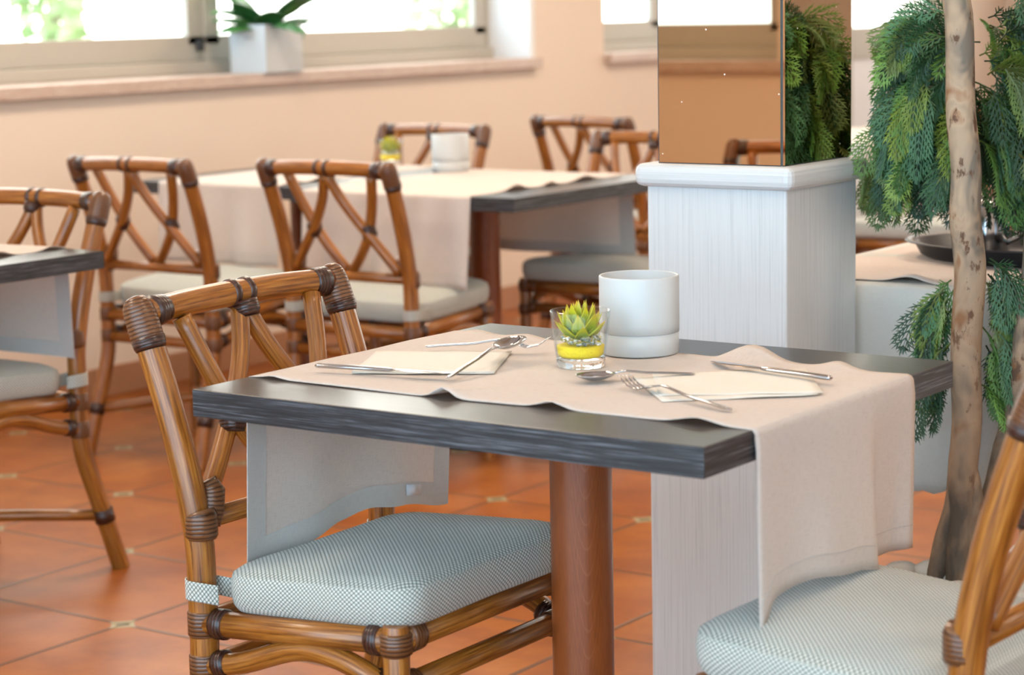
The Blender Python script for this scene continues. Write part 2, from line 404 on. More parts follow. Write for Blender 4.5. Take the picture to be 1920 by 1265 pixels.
_b.inputs['Scale'].default_value = 1; _b.inputs['Mortar Size'].default_value = .008; _b.inputs['Brick Width'].default_value = .45; _b.inputs['Row Height'].default_value = .45
GLARE_TILE.base(_b.outputs[0]); GLARE_TILE.set(Roughness=.25); GLARE_TILE = GLARE_TILE.m

# ------------------------------------------------------------------ room
XW, XE, YS, YN, ZC = -5.24, 3.4, -0.7, 12.6, 2.8
struct(MB().box((XW - .3, YS - .3, -.08), (XE + .3, YN + .3, 0)).build('floor', FLOOR, smooth=False))
struct(MB().box((-1.90, 4.2, 0), (-.2, 7.5, .003)).build('trim_1', GLARE_TILE, smooth=False))  # thin slab over the terracotta, glare painted as its pale colour
struct(MB().box((XW - .3, YS - .3, ZC), (XE + .3, YN + .3, ZC + .1)).build('ceiling', CEIL, smooth=False))
def wall(name, axis, c0, c1, u0, u1, holes, mat=WALL):
    """wall slab between c0..c1 across, u0..u1 along, with rectangular holes (ua,ub,za,zb)"""
    mb = MB(); us = sorted({u0, u1, *[h[0] for h in holes], *[h[1] for h in holes]})
    def bx(ua, ub, za, zb):
        if axis == 'x': mb.box((c0, ua, za), (c1, ub, zb))
        else: mb.box((ua, c0, za), (ub, c1, zb))
    for a, b in zip(us, us[1:]):
        hs = sorted([h for h in holes if h[0] <= a and h[1] >= b], key=lambda h: h[2]); z = 0
        for h in hs:
            if h[2] > z: bx(a, b, z, h[2])
            z = h[3]
        if z < ZC: bx(a, b, z, ZC)
    return struct(mb.build(name, mat, smooth=False))
wall('wall_west', 'x', XW - .3, XW, YS - .3, YN + .3, [(3.85, 7.62, 1.0, 2.45), (8.15, 9.85, 1.0, 2.45), (10.45, 11.75, 0, 2.45)])
wall('wall_south', 'y', YS - .25, YS, XW, XE, [(-4.95, -3.87, 1.0, 2.45), (-3.3, 2.9, .05, 2.65)])
wall('wall_north', 'y', YN, YN + .25, XW, XE, [(-4.4, 1.6, .9, 2.45)])
wall('wall_east', 'x', XE, XE + .25, YS - .3, YN + .3, [(4.4, 6.6, .9, 2.3)])
struct(MB().box((XW, YS, 0), (XW + .012, 10.4, .10)).build('baseboard_west', plain('terracotta_skirting', (.42, .20, .10), .45), smooth=False, bevel=.003))

def window(n, axis, cpos, u0, u1, z0, z1, mulls, side, handle=None, fw=.134):
    """framed window in plane axis=cpos; side = direction of the room"""
    w = bpy.data.objects.new('window_%d' % n, None); COL.objects.link(w); struct(w)
    def bx(mb, ua, ub, za, zb, t0, t1):
        a, b = sorted((cpos + side * t0, cpos + side * t1))
        if axis == 'x': mb.box((a, ua, za), (b, ub, zb))
        else: mb.box((ua, a, za), (ub, b, zb))
    fr = MB(); t = .05
    bx(fr, u0, u1, z0, z0 + .045, 0, t + .02); bx(fr, u0, u1, z1 - .06, z1, 0, t); bx(fr, u0, u0 + .05, z0, z1, 0, t); bx(fr, u1 - .05, u1, z0, z1, 0, t)
    fr.build('window_frame', FRAME, w, smooth=False, bevel=.004)
    edges = [u0 + .05] + [m for m in mulls] + [u1 - .05]
    for i, (a, b) in enumerate(zip(edges, edges[1:])):
        off = .012 if i % 2 else .0
        s = MB(); r = .075
        bx(s, a, b, z0 + .045, z0 + .045 + fw - .045, off, off + .03); bx(s, a, b, z1 - .14, z1 - .06, off, off + .03)
        bx(s, a, a + r, z0 + .1, z1 - .1, off, off + .03); bx(s, b - r, b, z0 + .1, z1 - .1, off, off + .03)
        s.build('window_sash', FRAME, w, smooth=False, bevel=.004)
        g = MB(); bx(g, a + r, b - r, z0 + fw, z1 - .14, off + .012, off + .016)
        g.build('window_pane', PANE, w, smooth=False)
    if handle:
        h = MB(); bx(h, handle - .012, handle + .012, 1.115, 1.155, .05, .075)
        h.build('window_handle', GASK, w, smooth=False, bevel=.004)
    return w
XF = -5.50
window(1, 'x', XF, 3.85, 7.62, 1.036, 2.45, [5.85], 1, 5.80)
window(2, 'x', XF, 8.15, 9.85, 1.036, 2.45, [9.0], 1)
window(3, 'y', YS - .2, -4.95, -3.87, 1.036, 2.45, [], 1)
window(4, 'y', YS - .2, -3.3, 2.9, .05, 2.65, [-1.75, -.2, 1.35], 1)
window(6, 'y', YN + .1, -4.4, 1.6, .9, 2.45, [-2.4, -.4], -1)
window(5, 'x', XE + .12, 4.4, 6.6, .9, 2.3, [5.5], -1)  # unseen east window, added and sized for the daylight it lets in
def sill(n, axis, u0, u1, c0, c1):
    mb = MB()
    if axis == 'x': mb.box((c0, u0, .992), (c1, u1, 1.036))
    else: mb.box((u0, c0, .992), (u1, c1, 1.036))
    return struct(mb.build('trim_%d' % n, MARB, smooth=False, bevel=.006))
sill(2, 'x', 3.85, 7.62, XF, -5.20); sill(3, 'x', 8.15, 9.85, XF, -5.20); sill(4, 'y', -4.95, -3.80, YS - .2, YS + .035)
# white reveals of the first window
mb = MB(); mb.box((XF, 7.585, 1.036), (XW - .002, 7.62, 2.45)); mb.box((XF, 3.85, 1.036), (XW - .002, 3.885, 2.45))
struct(mb.build('trim_6', REV, smooth=False))
# glazed far door: white lower panel, beige frame
d = bpy.data.objects.new('door_1', None); COL.objects.link(d); struct(d)
mb = MB()
for a, b, c, e in ((10.45, 10.62, 0, 2.45), (11.58, 11.75, 0, 2.45), (10.62, 11.58, .93, 1.1), (10.62, 11.58, 2.3, 2.45), (10.62, 11.58, 0, .12)): mb.box((-5.32, a, c), (-5.26, b, e))
mb.build('door_frame', FRAME, d, smooth=False, bevel=.006)
struct(MB().box((-5.24, 10.22, 0), (-5.20, 10.45, 2.6)).build('trim_7', REV, smooth=False))
MB().box((-5.31, 10.62, .12), (-5.28, 11.58, .93)).build('door_panel', plain('white_panel', (.8, .8, .8), .4), d, smooth=False)
MB().box((-5.296, 10.62, 1.1), (-5.29, 11.58, 2.3)).build('door_pane', PANE, d, smooth=False)

# outside ground and shrubs seen through the windows
GR = plain('pale_paving', (.6, .58, .54), .8)
struct(MB().box((-40, -30, -.5), (XW - .31, 50, -.45)).build('ground', GR, smooth=False))

SHR = plain('pale_sunlit_leaf', (.30, .40, .17), .7)
def shrub(x, y, r, h, seed, label):
    rd = random.Random(seed); t = thing('shrub', (x, y, -.45), 0, label, 'shrub', 'shrubs outside')
    m = MB()
    for k in range(900):
        z = h * rd.random() ** .8; a = rd.uniform(0, 2 * PI); rr = r * (1 - .5 * z / h) * rd.uniform(.5, 1)
        c = Vector((rr * math.cos(a), rr * math.sin(a), z)); u = Vector((rd.gauss(0, 1), rd.gauss(0, 1), rd.gauss(0, 1))).normalized(); v = u.orthogonal().normalized(); w = .09
        n = m.add([c - u * w, c + v * w * .5, c + u * w, c - v * w * .5]); m.quad((n, n + 1, n + 2, n + 3))
    m.build('foliage', SHR, t, fix=False)
    MB().tube([(0, 0, 0), (0, 0, h * .7)], [.06, .03], 8).build('stem', plain('shrub_stem', (.2, .14, .1), .8), t)
shrub(-11.5, 10.8, .35, 4.2, 1, 'slim pale green shrub outside the left pane of the near window')
shrub(-11.0, 14.6, .40, 4.0, 2, 'pale green shrub outside the right pane of the near window')

# ------------------------------------------------------------------ pillar
pl = thing('pillar', (-1.868, 3.25, 0), 0, 'whitewashed wood pillar behind the set table, bronze mirror above its ledge', 'pillar')
PW, PD = .273, .262
mb = MB().box((-PW / 2, 0, 0), (PW / 2, PD, .945)); mb.build('base', WW, pl, smooth=False, bevel=.004)
mb = MB().box((-PW / 2 - .018, -.018, .942), (PW / 2 + .018, PD + .018, .982)); mb.build('ledge', WW2, pl, bevel=.014, smooth=False)
mx0, mx1 = -PW / 2 + .022, PW / 2 - .008
MB().box((mx0, .004, .982), (mx1, PD - .012, 2.8)).build('core', MIRE, pl, smooth=False)
MB().box((mx0 + .004, 0, .984), (mx1 - .003, .0035, 2.8)).build('front_mirror', MIR, pl, smooth=False)
MB().box((mx1 + .0005, .003, .984), (mx1 + .004, PD - .014, 2.8)).build('side_mirror', MIR, pl, smooth=False)

# ------------------------------------------------------------------ rattan chair (faces +x, origin on the floor under its centre)
XR, YW, XFp, YF = -.172, .205, .172, .200
def lean(z):     # x of the back plane at height z
    return XR - (.451 * (z - .50) ** 1.48 if z > .50 else 0)
def make_chair(label, group):
    c = thing('rattan_chair', (0, 0, 0), 0, label, 'chair', group)
    for s in (-1, 1):
        pts = cr([(XR - .095, s * (YW + .012), 0), (XR - .055, s * (YW + .006), .13), (XR - .010, s * YW, .27), (XR, s * YW, .36), (XR, s * YW, .45)], 5)[:-1]
        pts += [Vector((lean(z) if z > .5 else XR, s * (YW + .008 * max(0, (z - .5) / .35)), z)) for z in (.45, .48, .51, .54, .57, .60, .63, .66, .70, .74, .78, .815, .842)]
        MB().tube(pts, .0208, 18, round_end=False).build('rear_post', RAT, c, auto=40)
        MB().tube([(XFp, s * YF, 0), (XFp, s * YF, .2), (XFp, s * YF, .44), (XFp, s * YF, .446)], [.016, .017, .0185, .0165], 18).build('front_leg', RAT, c, auto=40)
    top = lean(.838)
    MB().tube(cr([(top, -.20, .838), (top - .006, -.1, .842), (top - .008, 0, .843), (top - .006, .1, .842), (top, .20, .838)], 4), .0195, 18).build('top_rail', RAT, c)
    # corner bindings: sleeve over the post end with a domed cap, and a dark collar on the rail
    for s in (-1, 1):
        b = MB(); zs = [.796, .800, .812, .824, .838, .848]
        b.tube([Vector((lean(z), s * (YW + .0075), z)) for z in zs] + [Vector((lean(.854), s * (YW + .0075), .856)), Vector((lean(.858), s * (YW + .0075), .8605)), Vector((lean(.86), s * (YW + .0075), .8625))],
               [.0222, .0236, .0240, .0240, .0236, .0220, .018, .012, .003], 20)
        b.build('corner_binding', BIND, c)
        b = MB().tube([(top, s * .192, .838), (top - .001, s * .182, .8385), (top - .002, s * .172, .839), (top - .003, s * .163, .8395)], [.0232, .0232, .0222, .0208], 20); b.build('dark_binding', BIND2, c); b = MB()
        b.tube([Vector((lean(.803), s * (YW + .0075), .804)), Vector((lean(.793), s * (YW + .0075), .794)), Vector((lean(.788), s * (YW + .0075), .788))], [.0247, .0238, .0215], 20)
        b.build('dark_binding', BIND2, c)
    # centre knot
    b = MB()
    for y in (-.016, .016): MB().tube([(top - .008, y - .006, .843), (top - .008, y - .002, .843), (top - .008, y + .004, .843), (top - .008, y + .007, .843)], [.020, .0222, .0222, .020], 18).build('ring_binding', BIND2, c)
    b.tube([(lean(.826), 0, .830), (lean(.812), 0, .816), (lean(.806), 0, .808)], [.021, .021, .017], 14)
    b.build('centre_binding', BIND2, c)
    # crossing back rods
    W_ = YW
    for s in (-1, 1):
        A = [(.70, .825), (.60, .755), (.50, .70), (.40, .655), (.22, .602), (.05, .560)]
        B = [(.02, .825), (.14, .765), (.30, .712), (.46, .668), (.68, .612), (.88, .562)]
        for tab, dx in ((A, .009), (B, -.006)):
            pts = cr([(lean(z) + dx, s * u * W_, z) for u, z in tab], 4)
            MB().tube(pts, .0142, 14).build('back_rod', RAT, c)
        u, z = .455, .672
        b = MB()
        b.tube([(lean(z + .016) + .002, s * (u * W_ - .004), z + .018), (lean(z + .01) + .002, s * (u * W_ - .002), z + .010), (lean(z) + .002, s * u * W_, z), (lean(z - .01) + .002, s * (u * W_ + .002), z - .010), (lean(z - .016) + .002, s * (u * W_ + .004), z - .018)], [.0185, .0215, .0205, .0215, .0185], 16)
        b.build('crossing_binding', BIND2, c)
    zb = .546; xb = lean(zb)
    MB().tube([(xb, -YW, zb), (xb, 0, zb), (xb, YW, zb)], .0142, 14).build('back_rail', RAT, c)
    for s in (-1, 1):
        b = MB().tube([Vector((XR + .003, s * YW, .523)), Vector((XR + .003, s * YW, .528)), Vector((XR + .003, s * YW, .556)), Vector((XR + .001, s * YW, .561))], [.0215, .0238, .0238, .0215], 18); b.build('post_binding', BIND, c); b = MB()
        b.tube([(xb + .006, s * (YW - .018), .538), (xb + .006, s * (YW - .024), .56), (xb + .004, s * (YW - .030), .585), (xb - .003, s * (YW - .026), .60)], [.0165, .019, .0185, .0150], 14)
        b.build('post_binding', BIND, c)
    # seat rails, bowed side stretchers, low cross stretchers
    for s in (-1, 1):
        MB().tube([(XR, s * YW, .400), (0, s * YW, .412), (XFp, s * YF, .424)], .0185, 16).build('seat_rail', RAT, c)
        MB().tube(cr([(XR, s * YW, .338), (-.10, s * YW, .352), (-.01, s * YW, .384), (.05, s * YW, .390), (.11, s * YW, .378), (XFp, s * YF, .350)], 4), .0158, 14).build('side_stretcher', RAT, c)
    MB().tube([(XFp, -YF, .424), (XFp, YF, .424)], .0185, 16).build('seat_rail', RAT, c)
    MB().tube([(XR, -YW, .400), (XR, YW, .400)], .0175, 16).build('seat_rail', RAT, c)
    MB().tube([(XFp, -YF, .358), (XFp, YF, .358)], .0158, 14).build('front_stretcher', RAT, c)
    MB().tube([(XR, -YW, .335), (XR, YW, .335)], .0150, 14).build('rear_stretcher', RAT, c)
    for s in (-1, 1):
        MB().tube(cr([(XR - .05, s * (YW + .004), .13), (0, s * .012, .135 + s * .012), (XFp, -s * YF, .13)], 4), .0135, 12).build('low_stretcher', RAT, c)
    JB = lambda *a: MB().tube(*a).build('joint_binding', BIND, c)
    JD = lambda *a: MB().tube(*a).build('dark_binding', BIND2, c)
    for s in (-1, 1):
        for z in (.40, .337): JB([(XR, s * YW, z - .019), (XR, s * YW, z - .016), (XR, s * YW, z + .016), (XR, s * YW, z + .019)], [.021, .0228, .0228, .021], 18)
        for z in (.423, .354): JB([(XFp, s * YF, z - .019), (XFp, s * YF, z - .015), (XFp, s * YF, z + .011), (XFp, s * YF, z + .014)], [.018, .0225, .0225, .018], 18)
        JD([(XR + .022, s * YW, .4015), (XR + .026, s * YW, .402), (XR + .044, s * YW, .403), (XR + .048, s * YW, .403)], [.0185, .0222, .0222, .0185], 16)
        JD([(XFp - .020, s * YF, .423), (XFp - .024, s * YF, .4225), (XFp - .040, s * YF, .4215), (XFp - .044, s * YF, .421)], [.0185, .0222, .0222, .0185], 16)
        JD([(XR + .022, s * YW, .342), (XR + .026, s * YW, .343), (XR + .042, s * YW, .347), (XR + .046, s * YW, .348)], [.0158, .0195, .0195, .0158], 16)
        JD([(XFp - .020, s * YF, .357), (XFp - .024, s * YF, .359), (XFp - .038, s * YF, .364), (XFp - .042, s * YF, .366)], [.0158, .0195, .0195, .0158], 16)
        JB([(XFp, s * (YF - .020), .424), (XFp, s * (YF - .024), .424), (XFp, s * (YF - .044), .424), (XFp, s * (YF - .048), .424)], [.0185, .0222, .0222, .0185], 16)
        JB([(XFp, s * (YF - .018), .358), (XFp, s * (YF - .022), .358), (XFp, s * (YF - .038), .358), (XFp, s * (YF - .042), .358)], [.0158, .0195, .0195, .0158], 16)
        JD([(XR - .058, s * (YW + .007), .115), (XR - .050, s * (YW + .006), .145)], [.0235, .0235], 16)
    # cushion
    def outline(x0, x1, y, r, inset, n=8):
        P = []
        for cxx, cyy, a0 in ((x1 - r, y - r, 0), (x0 + r, y - r, PI / 2), (x0 + r, -y + r, PI), (x1 - r, -y + r, 1.5 * PI)):
            for k in range(n + 1):
                a = a0 + PI / 2 * k / n; rr = max(r - inset, .002) if inset < r else .002
                P.append((cxx + rr * math.cos(a), cyy + rr * math.sin(a)))
        Q = []      # subdivide long sides
        for i in range(len(P)):
            a = P[i]; d = P[(i + 1) % len(P)]; Q.append(a)
            L = math.hypot(d[0] - a[0], d[1] - a[1])
            if L > .1:
                for k in range(1, 10): Q.append((lerp(a[0], d[0], k / 10), lerp(a[1], d[1], k / 10)))
        return Q
    x0, x1, yy, r = -.142, .205, .213, .052
    tilt = lambda x: .418 + (x - x0) / (x1 - x0) * .024
    full = outline(x0, x1, yy, r, 0)
    mx_, my_ = (x0 + x1) / 2, 0
    rows = []   # (scale-to-centre, inset, height, kind)
    prof = [(.0, .0, 'b'), (.5, .0, 'b'), (.86, .002, 'b'), (.955, .004, 'b'), (.985, .013, 's'), (1.0, .030, 's'), (.997, .046, 's'), (.988, .053, 's'), (.984, .0565, 'p'), (.972, .0575, 't'), (.93, .0635, 't'), (.84, .070, 't'), (.6, .077, 't'), (.3, .080, 't'), (.0, .081, 't')]
    mb = MB(); n = len(full); per = [0]
    for i in range(n): a, d_ = full[i], full[(i + 1) % n]; per.append(per[-1] + math.hypot(a[0] - d_[0], a[1] - d_[1]))
    rings = []
    for sc, h, kd in prof:
        sc = max(sc, .002); ring = []
        for i, (px, py) in enumerate(full):
            x = mx_ + (px - mx_) * sc; y = my_ + (py - my_) * sc
            wob = .0012 * math.sin(per[i] * 43) * (1 if kd in 'sp' else .3)
            ring.append((x + wob, y + wob, tilt(x) + h + .0015 * math.sin(7 * x + 11 * y)))
        rings.append((mb.add(ring), h, kd, ring))
    for (a, h0, k0, r0), (b_, h1, k1, r1) in zip(rings, rings[1:]):
        for i in range(n):
            j = (i + 1) % n
            if k0 in 'sp' and k1 in 'spt' and not (k0 == 'p' and k1 == 't') or (k0 == 'b' and k1 == 's'):
                uv = [(per[i], h0 * 1.2), (per[i + 1], h0 * 1.2), (per[i + 1], h1 * 1.2), (per[i], h1 * 1.2)]
            else: uv = [(r0[i][0], r0[i][1]), (r0[j][0], r0[j][1]), (r1[j][0], r1[j][1]), (r1[i][0], r1[i][1])]
            mb.quad((a + i, a + j, b_ + j, b_ + i), uv)
    mb.build('seat_cushion', FAB, c)
    for s in (-1, 1):
        b = MB(); rr = .0238; ring = []
        outl = []
        for k in range(17): a = PI * .5 + PI * k / 16; outl.append((XR + rr * math.cos(a) * 1.0, s * YW + rr * math.sin(a)))
        outl = [(x0 + .02, s * YW + rr * .9)] + outl + [(x0 + .02, s * YW - rr * .9)]
        P = [[(x, y, z) for z in (.437, .440, .462, .465)] for x, y in outl]
        L = 0; uv = []
        for i, (x, y) in enumerate(outl):
            if i: L += math.hypot(x - outl[i - 1][0], y - outl[i - 1][1])
            uv.append([(L, z) for z in (.437, .44, .462, .465)])
        b.grid(P, uv).build('cushion_tie', FAB, c, solid=.002)
    return c
G1 = None
c0 = make_chair('rattan chair with a woven cushion at the left end of the set table', None)
c0.location = (-1.936, 2.412, 0)
def chair(x, y, rz, label, group=None):
    # x,y = middle of the top rail on plan
    return dup(c0, (x, y, 0), rz, label, group)
off = .265    # distance from top rail to the chair's centre
chair(-1.118, 2.430, PI - .05, 'rattan chair cut by the right photo edge, its cushion under the hanging runner')
chair(-3.79, 3.475 - off, -PI / 2, 'honey-coloured rattan chair at the far left, standing behind the left table corner')
chair(-4.365, 4.350 + off, PI / 2, 'rattan chair with its back to us, leftmost of the two beside the pushed-together tables')
chair(-3.735, 4.440 + off, PI / 2, 'rattan chair with its back to us, left of the round red table leg')
chair(-4.515, 5.950 - off, -PI / 2, 'rattan chair facing us behind the blurred white pot on the far tables')
chair(-3.54, 5.80 - off, -PI / 2, 'light rattan chair facing us just left of the mirrored pillar, behind the far table')
chair(-4.25, 6.50 + off, PI / 2 - .12, 'dark rattan chair furthest back by the wall, seen above the far tables')

# ------------------------------------------------------------------ tables
def make_table(x0, x1, y0, y1, label, group=None, th=.0381):
    cxx, cyy = (x0 + x1) / 2, (y0 + y1) / 2; a, b = (x1 - x0) / 2, (y1 - y0) / 2
    t = thing('dining_table', (cxx, cyy, 0), 0, label, 'table', group)
    MB().box((-a, -b, .75 - th), (a, b, .75)).build('tabletop', TOP, t, smooth=False, bevel=.0012)
    for sy in (-1, 1):
        y0_, y1_ = sorted((sy * (b - .0004), sy * (b + .0006)))
        MB().box((-a - .0006, y0_, .75 - th + .0008), (a + .0006, y1_, .7492)).build('long_edge', EDGEX, t, smooth=False)
    for sx_ in (-1, 1):
        xa, xb_ = sorted((sx_ * (a - .0004), sx_ * (a + .0006)))
        MB().box((xa, -b - .0003, .75 - th + .0008), (xb_, b + .0003, .7492)).build('short_edge', EDGEY, t, smooth=False)
    MB().tube([(0, 0, .02), (0, 0, .4), (0, 0, .75 - th)], .0437, 40).build('column', COLM, t, auto=40)
    f = MB().lathe([(0.002, 0), (.20, 0), (.205, .006), (.20, .014), (.06, .028), (.046, .04), (.002, .04)], 40)
    f.build('foot_plate', BLACK, t)
    return t
make_table(-2.055, -1.253, 2.150, 2.845, 'dark grey wood-grain table set for two in the foreground')
make_table(-4.24, -3.44, 2.545, 3.340, 'dark table cut off by the left edge of the photo')
make_table(-4.80, -4.125, 4.80, 5.60, 'dark far table by the wall, left of the two pushed together')
make_table(-4.115, -3.335, 4.735, 5.545, 'dark far table with the white pot, right of the two pushed together')
make_table(-1.94, -1.14, 3.56, 4.30, 'table right of the pillar, hidden by a cloth hanging almost to the floor')
make_table(-4.25, -3.45, 7.05, 7.85, 'cloth-covered far table seen in the gap between pillar and tree')

def gauss(d, w): return math.exp(-(d / w) ** 2)
def runner(name, label, axis, e0, e1, drop0, drop1, lo, hi, ridges, hem0, hem1, z=.7512, hemw=.042, tagged=False, tableedge=.004):
    """cloth laid over a table; axis = run direction; e0,e1 table edges along the run; lo,hi(t) its sides;
    hem0/hem1(v, d): outward offset of the hanging ends (v 0..1 across, d 0..1 down)"""
    rows = []; S_ = []
    nd = 14
    r = .009
    for k in range(nd): d = 1 - k / nd; rows.append(('d0', d))
    for k in range(5): rows.append(('c0', k / 5))
    nt = 70
    for k in range(nt + 1): rows.append(('t', k / nt))
    for k in range(1, 6): rows.append(('c1', k / 5))
    for k in range(1, nd + 1): rows.append(('d1', k / nd))
    m = 36; P = []; UV = []
    E0 = e0 - tableedge; E1 = e1 + tableedge
    s = 0
    for kd, q in rows:
        row = []; uvr = []
        for j in range(m + 1):
            v = j / m
            if kd == 't':
                u = lerp(E0 + r, E1 - r, q); w = lerp(lo(u), hi(u), v); h = z
                for (ru, side, amp, wu, ww, skew) in ridges:
                    dist = (w - lo(u)) if side < 0 else (hi(u) - w)
                    h += amp * gauss(u - ru - skew * dist, wu) * math.exp(-dist / ww)
                h += .0010 * (math.sin(u * 23 + w * 9) + math.sin(w * 31 - u * 7)) * .5 + .0005
                s_u = u
            elif kd[0] == 'c':
                u_edge = E0 if kd == 'c0' else E1; sg = -1 if kd == 'c0' else 1
                a = (q if kd == 'c1' else 1 - q) * PI / 2
                u = u_edge - sg * r + sg * r * math.sin(a); w = lerp(lo(u), hi(u), v); h = z - r + r * math.cos(a); s_u = u
                for (ru, side, amp, wu, ww, skew) in ridges:
                    dist = (w - lo(u)) if side < 0 else (hi(u) - w)
                    h += amp * gauss(u - ru - skew * dist, wu) * math.exp(-dist / ww) * math.cos(a)
            else:
                first = kd == 'd0'; sg = -1 if first else 1; ue = E0 if first else E1
                zb = (drop0 if first else drop1); zb = zb(v) if callable(zb) else zb
                w = lerp(lo(ue), hi(ue), v); h = lerp(z - r, zb, q)
                u = ue + sg * (hem0 if first else hem1)(v, q); s_u = ue + sg * (z - h)
            row.append((u, w, h) if axis == 'x' else (w, u, h)); uvr.append((s_u, w))
        P.append(row); UV.append(uvr)
    o = MB().grid(P, UV).build(name, LIN, solid=.0009)
    tag(o, label, 'table runner')
    # folded hem on the underside: bands along both hanging ends and both sides
    def off(i, j, dd):
        a = Vector(P[i][j]); i2 = min(i + 1, len(P) - 1); i1 = max(i - 1, 0); j2 = min(j + 1, m); j1 = max(j - 1, 0)
        nrm = (Vector(P[i2][j]) - Vector(P[i1][j])).cross(Vector(P[i][j2]) - Vector(P[i][j1])).normalized()
        return a + nrm * dd
    sgn = None
    nrm = (Vector(P[40][5]) - Vector(P[39][5])).cross(Vector(P[40][6]) - Vector(P[40][5]))
    dd = -.0016 if nrm.z > 0 else .0016
    nrow = len(P); drop_n = 3
    for rng in (range(0, 3), range(nrow - 3, nrow)):
        rows_ = list(rng); MB().grid([[off(i, j, dd) for j in range(m + 1)] for i in rows_], [[UV[i][j] for j in range(m + 1)] for i in rows_]).build('hem', HEM, o)
    for js in ((0, 1, 2, 3), (m - 3, m - 2, m - 1, m)):
        for rows_ in (list(range(0, nd + 1)), list(range(nrow - nd - 1, nrow))):
            MB().grid([[off(i, j, dd * 1.2) for j in js] for i in rows_], [[UV[i][j] for j in js] for i in rows_]).build('side_hem', HEM, o)
    # stitching line above the visible hem
    for i in (2, nrow - 3):
        MB().tube([off(i, j, -dd * .55) for j in range(0, m + 1)], .0005, 5).build('stitching', HEM, o)
    if tagged:
        i = 1; tq = MB(); a = off(0, m - 6, dd * 1.8); b = off(0, m - 9, dd * 1.8); c_ = off(2, m - 9, dd * 1.8); d_ = off(2, m - 6, dd * 1.8)
        c_ = lerp(b, c_, .9); d_ = lerp(a, d_, .9); a = lerp(d_, a, .55); b = lerp(c_, b, .55)
        tq.grid([[a, b], [d_, c_]]).build('care_label', plain('white_ribbon', (.7, .7, .72), .6), o, solid=.0004)
    return o
tb = lambda pts: (lambda x: interp(x, pts))
lo = tb([(-2.06, 2.262), (-1.9, 2.256), (-1.68, 2.256), (-1.5, 2.266), (-1.36, 2.262), (-1.25, 2.266)])
hi = tb([(-2.06, 2.742), (-1.94, 2.738), (-1.85, 2.722), (-1.6, 2.714), (-1.53, 2.70), (-1.47, 2.722), (-1.38, 2.716), (-1.33, 2.702), (-1.24, 2.710)])
h0 = lambda v, q: q * .010 + .005 * math.sin(v * 14 + .6) * q ** 1.5
h1 = lambda v, q: .002 + q ** 1.4 * interp(v, [(0, .004), (.2, -.004), (.45, .010), (.70, .012), (.745, -.024), (.9, -.020), (1, -.002)])
dL = lambda v: interp(v, [(0, .466), (.06, .472), (.24, .482), (.44, .498), (.58, .503), (.72, .494), (1, .470)])
dR = lambda v: interp(v, [(0, .496), (.03, .508), (.10, .533), (.3, .536), (.55, .523), (.72, .511), (1, .510)])
runner('table_runner', 'beige linen runner across the set foreground table, its ends hanging down', 'x', -2.055, -1.253, dL, dR, lo, hi,
       [(-1.71, -1, .014, .018, .05, .35), (-1.545, -1, .009, .022, .05, .3), (-1.33, -1, .008, .03, .05, .3), (-1.50, 1, .022, .035, .09, -.2), (-1.36, 1, .010, .03, .06, -.2), (-1.90, 1, .007, .04, .05, -.2), (-2.0, 1, .006, .03, .05, 0), (-2.01, -1, .004, .02, .04, .2), (-1.80, 1, .006, .03, .05, .1)],
       h0, h1, tagged=True)
cst = lambda c: (lambda x: c)
wav = lambda a, f, p: (lambda v, q: q * (.012 + a * math.sin(f * v * 2 * PI + p)))
# left table: runs along y, hangs at its far end
runner('table_runner', 'linen runner on the table at the left edge, hanging at its far end', 'y', 2.545, 3.340, .50, .505, cst(-4.09), cst(-3.555), [(2.9, 1, .010, .05, .05, 0), (3.15, 1, .012, .03, .05, .2), (3.30, 1, .008, .03, .04, 0)], wav(.01, 2.3, 0), (lambda v, q: q * (.004 + .003 * math.sin(v * 9))))
runner('table_runner', 'linen runner hanging from the far table by the wall, behind the leftmost back-turned chair', 'y', 4.80, 5.60, .515, .51, cst(-4.69), cst(-4.215), [(5.0, 1, .012, .05, .05, 0), (5.3, -1, .010, .04, .05, 0), (4.87, 1, .01, .04, .05, 0)], wav(.012, 3.0, 0), wav(.01, 2, 1))
runner('table_runner', 'linen runner under the white pot on the far table, hanging in folds at front', 'y', 4.735, 5.545, .50, .50, cst(-4.065), cst(-3.475), [(4.95, 1, .014, .04, .06, 0), (5.12, 1, .010, .03, .06, 0), (5.3, 1, .014, .05, .06, 0), (4.98, -1, .012, .04, .05, 0)], wav(.014, 4.2, .4), wav(.01, 2, 1))
